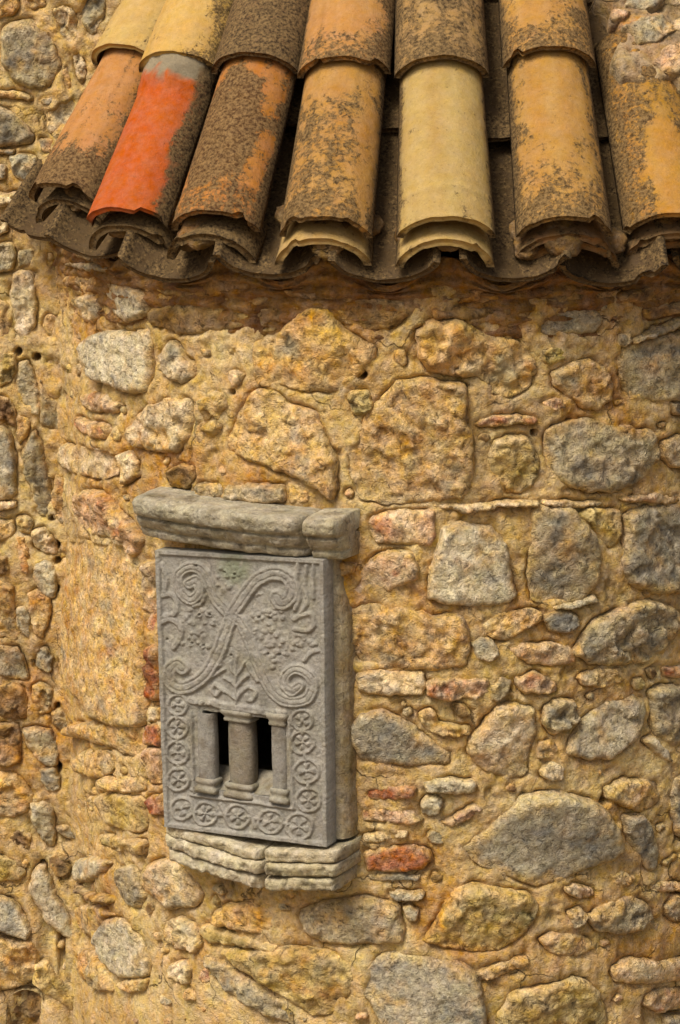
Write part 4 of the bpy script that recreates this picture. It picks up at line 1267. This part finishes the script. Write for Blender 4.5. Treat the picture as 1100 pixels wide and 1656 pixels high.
def inner_sill():
    nx, ny = 60, 14
    X_, Y_ = [a.ravel() for a in np.meshgrid(np.linspace(0, 1, nx), np.linspace(0, 1, ny), indexing='ij')]
    a0, a1 = slab_pt((327, 1274), -0.001), slab_pt((466, 1291), -0.001)
    Vq = a0 + np.outer(X_, a1 - a0) - np.outer(Y_ * 0.055, PN) + np.outer(0.028 * sstep(0, 0.9, Y_), PV)
    Vq += np.outer(0.002 * fbm(Vq, 40, 3, 4), PV)
    Cq = mixc(np.broadcast_to(lin((156, 148, 128)), (len(Vq), 3)), lin((130, 116, 90)), sstep(0, 0.4, fbm(Vq, 30, 3, 8)))
    build('inner_sill', Vq, [grid_faces(nx, ny)], M_GREY, slab, Cq)
inner_sill()

# rounded jamb stone that backs the slab on the right
def jamb():
    zt, zb = corner_uv[1, 1] - 0.004, corner_uv[2, 1] + 0.004
    ue = np.mean(corner_uv[1:3, 0])
    nz, nq = 90, 26
    z = np.linspace(zb, zt, nz)
    q = np.linspace(0, 1, nq)
    Zm, Qm = [a.ravel() for a in np.meshgrid(z, q, indexing='ij')]
    grow = 1 - 0.85 * sstep(zt - 0.11, zt, Zm)
    edge = np.interp(Zm, [corner_uv[2, 1], corner_uv[1, 1]], [corner_uv[2, 0], corner_uv[1, 0]])
    # from under the slab, out a little, round, and back into the wall
    uu = np.interp(Qm, [0, 0.25, 0.45, 0.6, 0.8, 1.0], [-0.05, 0.0, 0.012, 0.018, 0.020, 0.020]) * grow
    ww = np.interp(Qm, [0, 0.25, 0.45, 0.6, 0.8, 1.0], [-0.029, -0.030, -0.036, -0.048, -0.075, -0.16])
    Vj = P0 + np.outer(edge + uu, PU) + np.outer(ww, PN) + np.outer(Zm, PV)
    nzv = 0.0025 * fbm(Vj, 25, 4, 8) + 0.0014 * fbm(Vj, 90, 2, 9)
    Vj += np.outer(nzv, PU)
    Cj = mixc(np.broadcast_to(lin((178, 162, 128)), (len(Vj), 3)), lin((160, 138, 98)), sstep(-0.1, 0.45, fbm(Vj, 16, 4, 3)))
    Cj = mixc(Cj, lin((150, 142, 120)), 0.8 * sstep(0.45, 0.2, Qm))
    build('jamb', Vj, [grid_faces(nz, nq)[:, ::-1]], M_LINTEL, slab, Cj)
jamb()

# ------------------------------------------------------------------ lintel and sill
def course(parent, name, pxl, pxr, prof, bulge, tones, seed, ends=(True, True), droop=None, rough=1.0, endround=0.012, uc=0.0, endkeep=0.7):
    """block swept along the slab: pxl, pxr = lower edge in the photograph; prof = (out, up) in metres"""
    w_ref = prof[1][0]
    L = hit_plane([pxl], P0 + PN * w_ref, PN)[0]
    Rr = hit_plane([pxr], P0 + PN * w_ref, PN)[0]
    u0, u1 = (L - P0) @ PU, (Rr - P0) @ PU
    v0, v1 = (L - P0) @ PV, (Rr - P0) @ PV
    pr = []
    for a, b in zip(prof[:-1], prof[1:]):
        m_ = max(1, int(round(math.hypot(b[0] - a[0], b[1] - a[1]) / 0.004)))
        m_ = min(m_, 8)
        for t in range(m_):
            pr.append((a[0] + (b[0] - a[0]) * t / m_, a[1] + (b[1] - a[1]) * t / m_))
    pr.append(prof[-1])
    pr = np.array(pr)
    nu = max(8, int((u1 - u0) / 0.0035))
    U = np.linspace(0, 1, nu)
    Um, Km = [a.ravel() for a in np.meshgrid(U, np.arange(len(pr)), indexing='ij')]
    out, up = pr[Km, 0], pr[Km, 1]
    uu = u0 + (u1 - u0) * Um
    # worn round ends
    e = np.minimum(Um, 1 - Um) * (u1 - u0)
    shrink = np.where(e < endround, np.sqrt(np.clip(1 - (1 - e / endround) ** 2, 0, 1)) * 0.5 + 0.5, 1.0)
    mid_o, mid_v = -0.03, np.mean([p[1] for p in prof])
    out = np.where(out > mid_o, mid_o + (out - mid_o) * shrink, out)
    up = mid_v + (up - mid_v) * (endkeep + (1 - endkeep) * shrink)
    out = out - bulge * (uu - uc) ** 2
    vv = v0 + (v1 - v0) * Um + up
    Vc = P0 + np.outer(uu, PU) + np.outer(out, PN) + np.outer(vv, PV)
    nn = rough * (0.0036 * fbm(Vc, 20, 4, seed) + 0.0024 * fbm(Vc, 90, 2, seed + 2) + 0.0022 * facets(np.stack([uu, vv], -1) + 0.004 * fbm(Vc, 40, 2, 3)[:, None], 0.022, seed))
    face = sstep(-0.02, 0.005, pr[Km, 0])
    Vc += np.outer(nn * face, PN) + np.outer(0.7 * rough * 0.004 * fbm(Vc, 22, 3, seed + 5) * face, PV)
    nk = len(pr)
    F = grid_faces(nu, nk)
    capL = np.arange(nk); capR = (nu - 1) * nk + np.arange(nk)
    cl = Vc[capL].mean(0); cr = Vc[capR].mean(0)
    Vc = np.vstack([Vc, cl[None], cr[None]])
    iL, iR = len(Vc) - 2, len(Vc) - 1
    kk = np.arange(nk - 1)
    t1 = np.stack([np.full(nk - 1, iL), capL[kk], capL[kk + 1]], -1)
    t2 = np.stack([np.full(nk - 1, iR), capR[kk + 1], capR[kk]], -1)
    C = mixc(np.broadcast_to(lin(tones[0]), (len(Vc), 3)), lin(tones[1]), sstep(-0.1, 0.45, fbm(Vc, 18, 4, seed)))
    C = mixc(C, lin(tones[2]), 0.85 * sstep(0.05, 0.45, fbm(Vc * np.array([1, 1, 2.5]), 22, 4, seed + 9)))
    return build(name, Vc, [F, t1, t2], M_LINTEL, parent, C)

lint = thing('stone_lintel', 'weathered moulded grey stone lintel over the carved slab, cracked near its right end', 'lintel', P0 + PV * corner_uv[0, 1])
PROF_L = [(-0.16, 0.0), (0.004, 0.0), (0.010, 0.003), (0.013, 0.012), (0.010, 0.0135), (0.011, 0.016), (0.020, 0.021), (0.027, 0.030), (0.030, 0.036), (0.026, 0.038), (0.028, 0.041), (0.038, 0.044), (0.043, 0.050), (0.045, 0.064), (0.040, 0.071), (0.028, 0.074), (-0.02, 0.077), (-0.16, 0.081)]
TL = [(178, 168, 142), (198, 188, 160), (132, 120, 94)]
course(lint, 'moulded_block', (217, 868), (496, 905), PROF_L, 0.55, TL, 5, endround=0.022, rough=1.25)
course(lint, 'moulded_block', (498, 905), (549, 909), PROF_L, 0.55, [(182, 170, 142), (200, 188, 156), (140, 126, 96)], 15, endround=0.004, rough=1.1, endkeep=0.95)

sill = thing('stone_sill', 'pale layered stone sill under the carved slab, split by a vertical crack', 'sill', P0 + PV * (corner_uv[2, 1] - 0.08))
TS = [(206, 192, 158), (220, 208, 178), (140, 124, 92)]
TD = [(196, 182, 146), (212, 198, 164), (84, 74, 54)]
for k, o_ in enumerate([0.017, 0.021, 0.016]):
    y = 22.5 * k
    pf = [(-0.16, 0.0), (o_ - 0.006, 0.0), (o_ - 0.0005, 0.0015), (o_, 0.006), (o_ + 0.0015, 0.015), (o_, 0.0205), (o_ - 0.007, 0.0222), (-0.16, 0.0225)]
    course(sill, 'layer', (253 - (4 if k == 1 else 0) + 3 * k, 1352 + y * 0.93), (424, 1393 + y), pf, 0.5, TS, 40 + k, endround=0.014, uc=0.08, endkeep=0.97, rough=1.9)
    course(sill, 'layer', (427, 1393.5 + y), (546 - 2 * k, 1397 + y), pf, 0.5, TD, 50 + k, endround=0.008, uc=0.08, endkeep=0.97, rough=1.9)
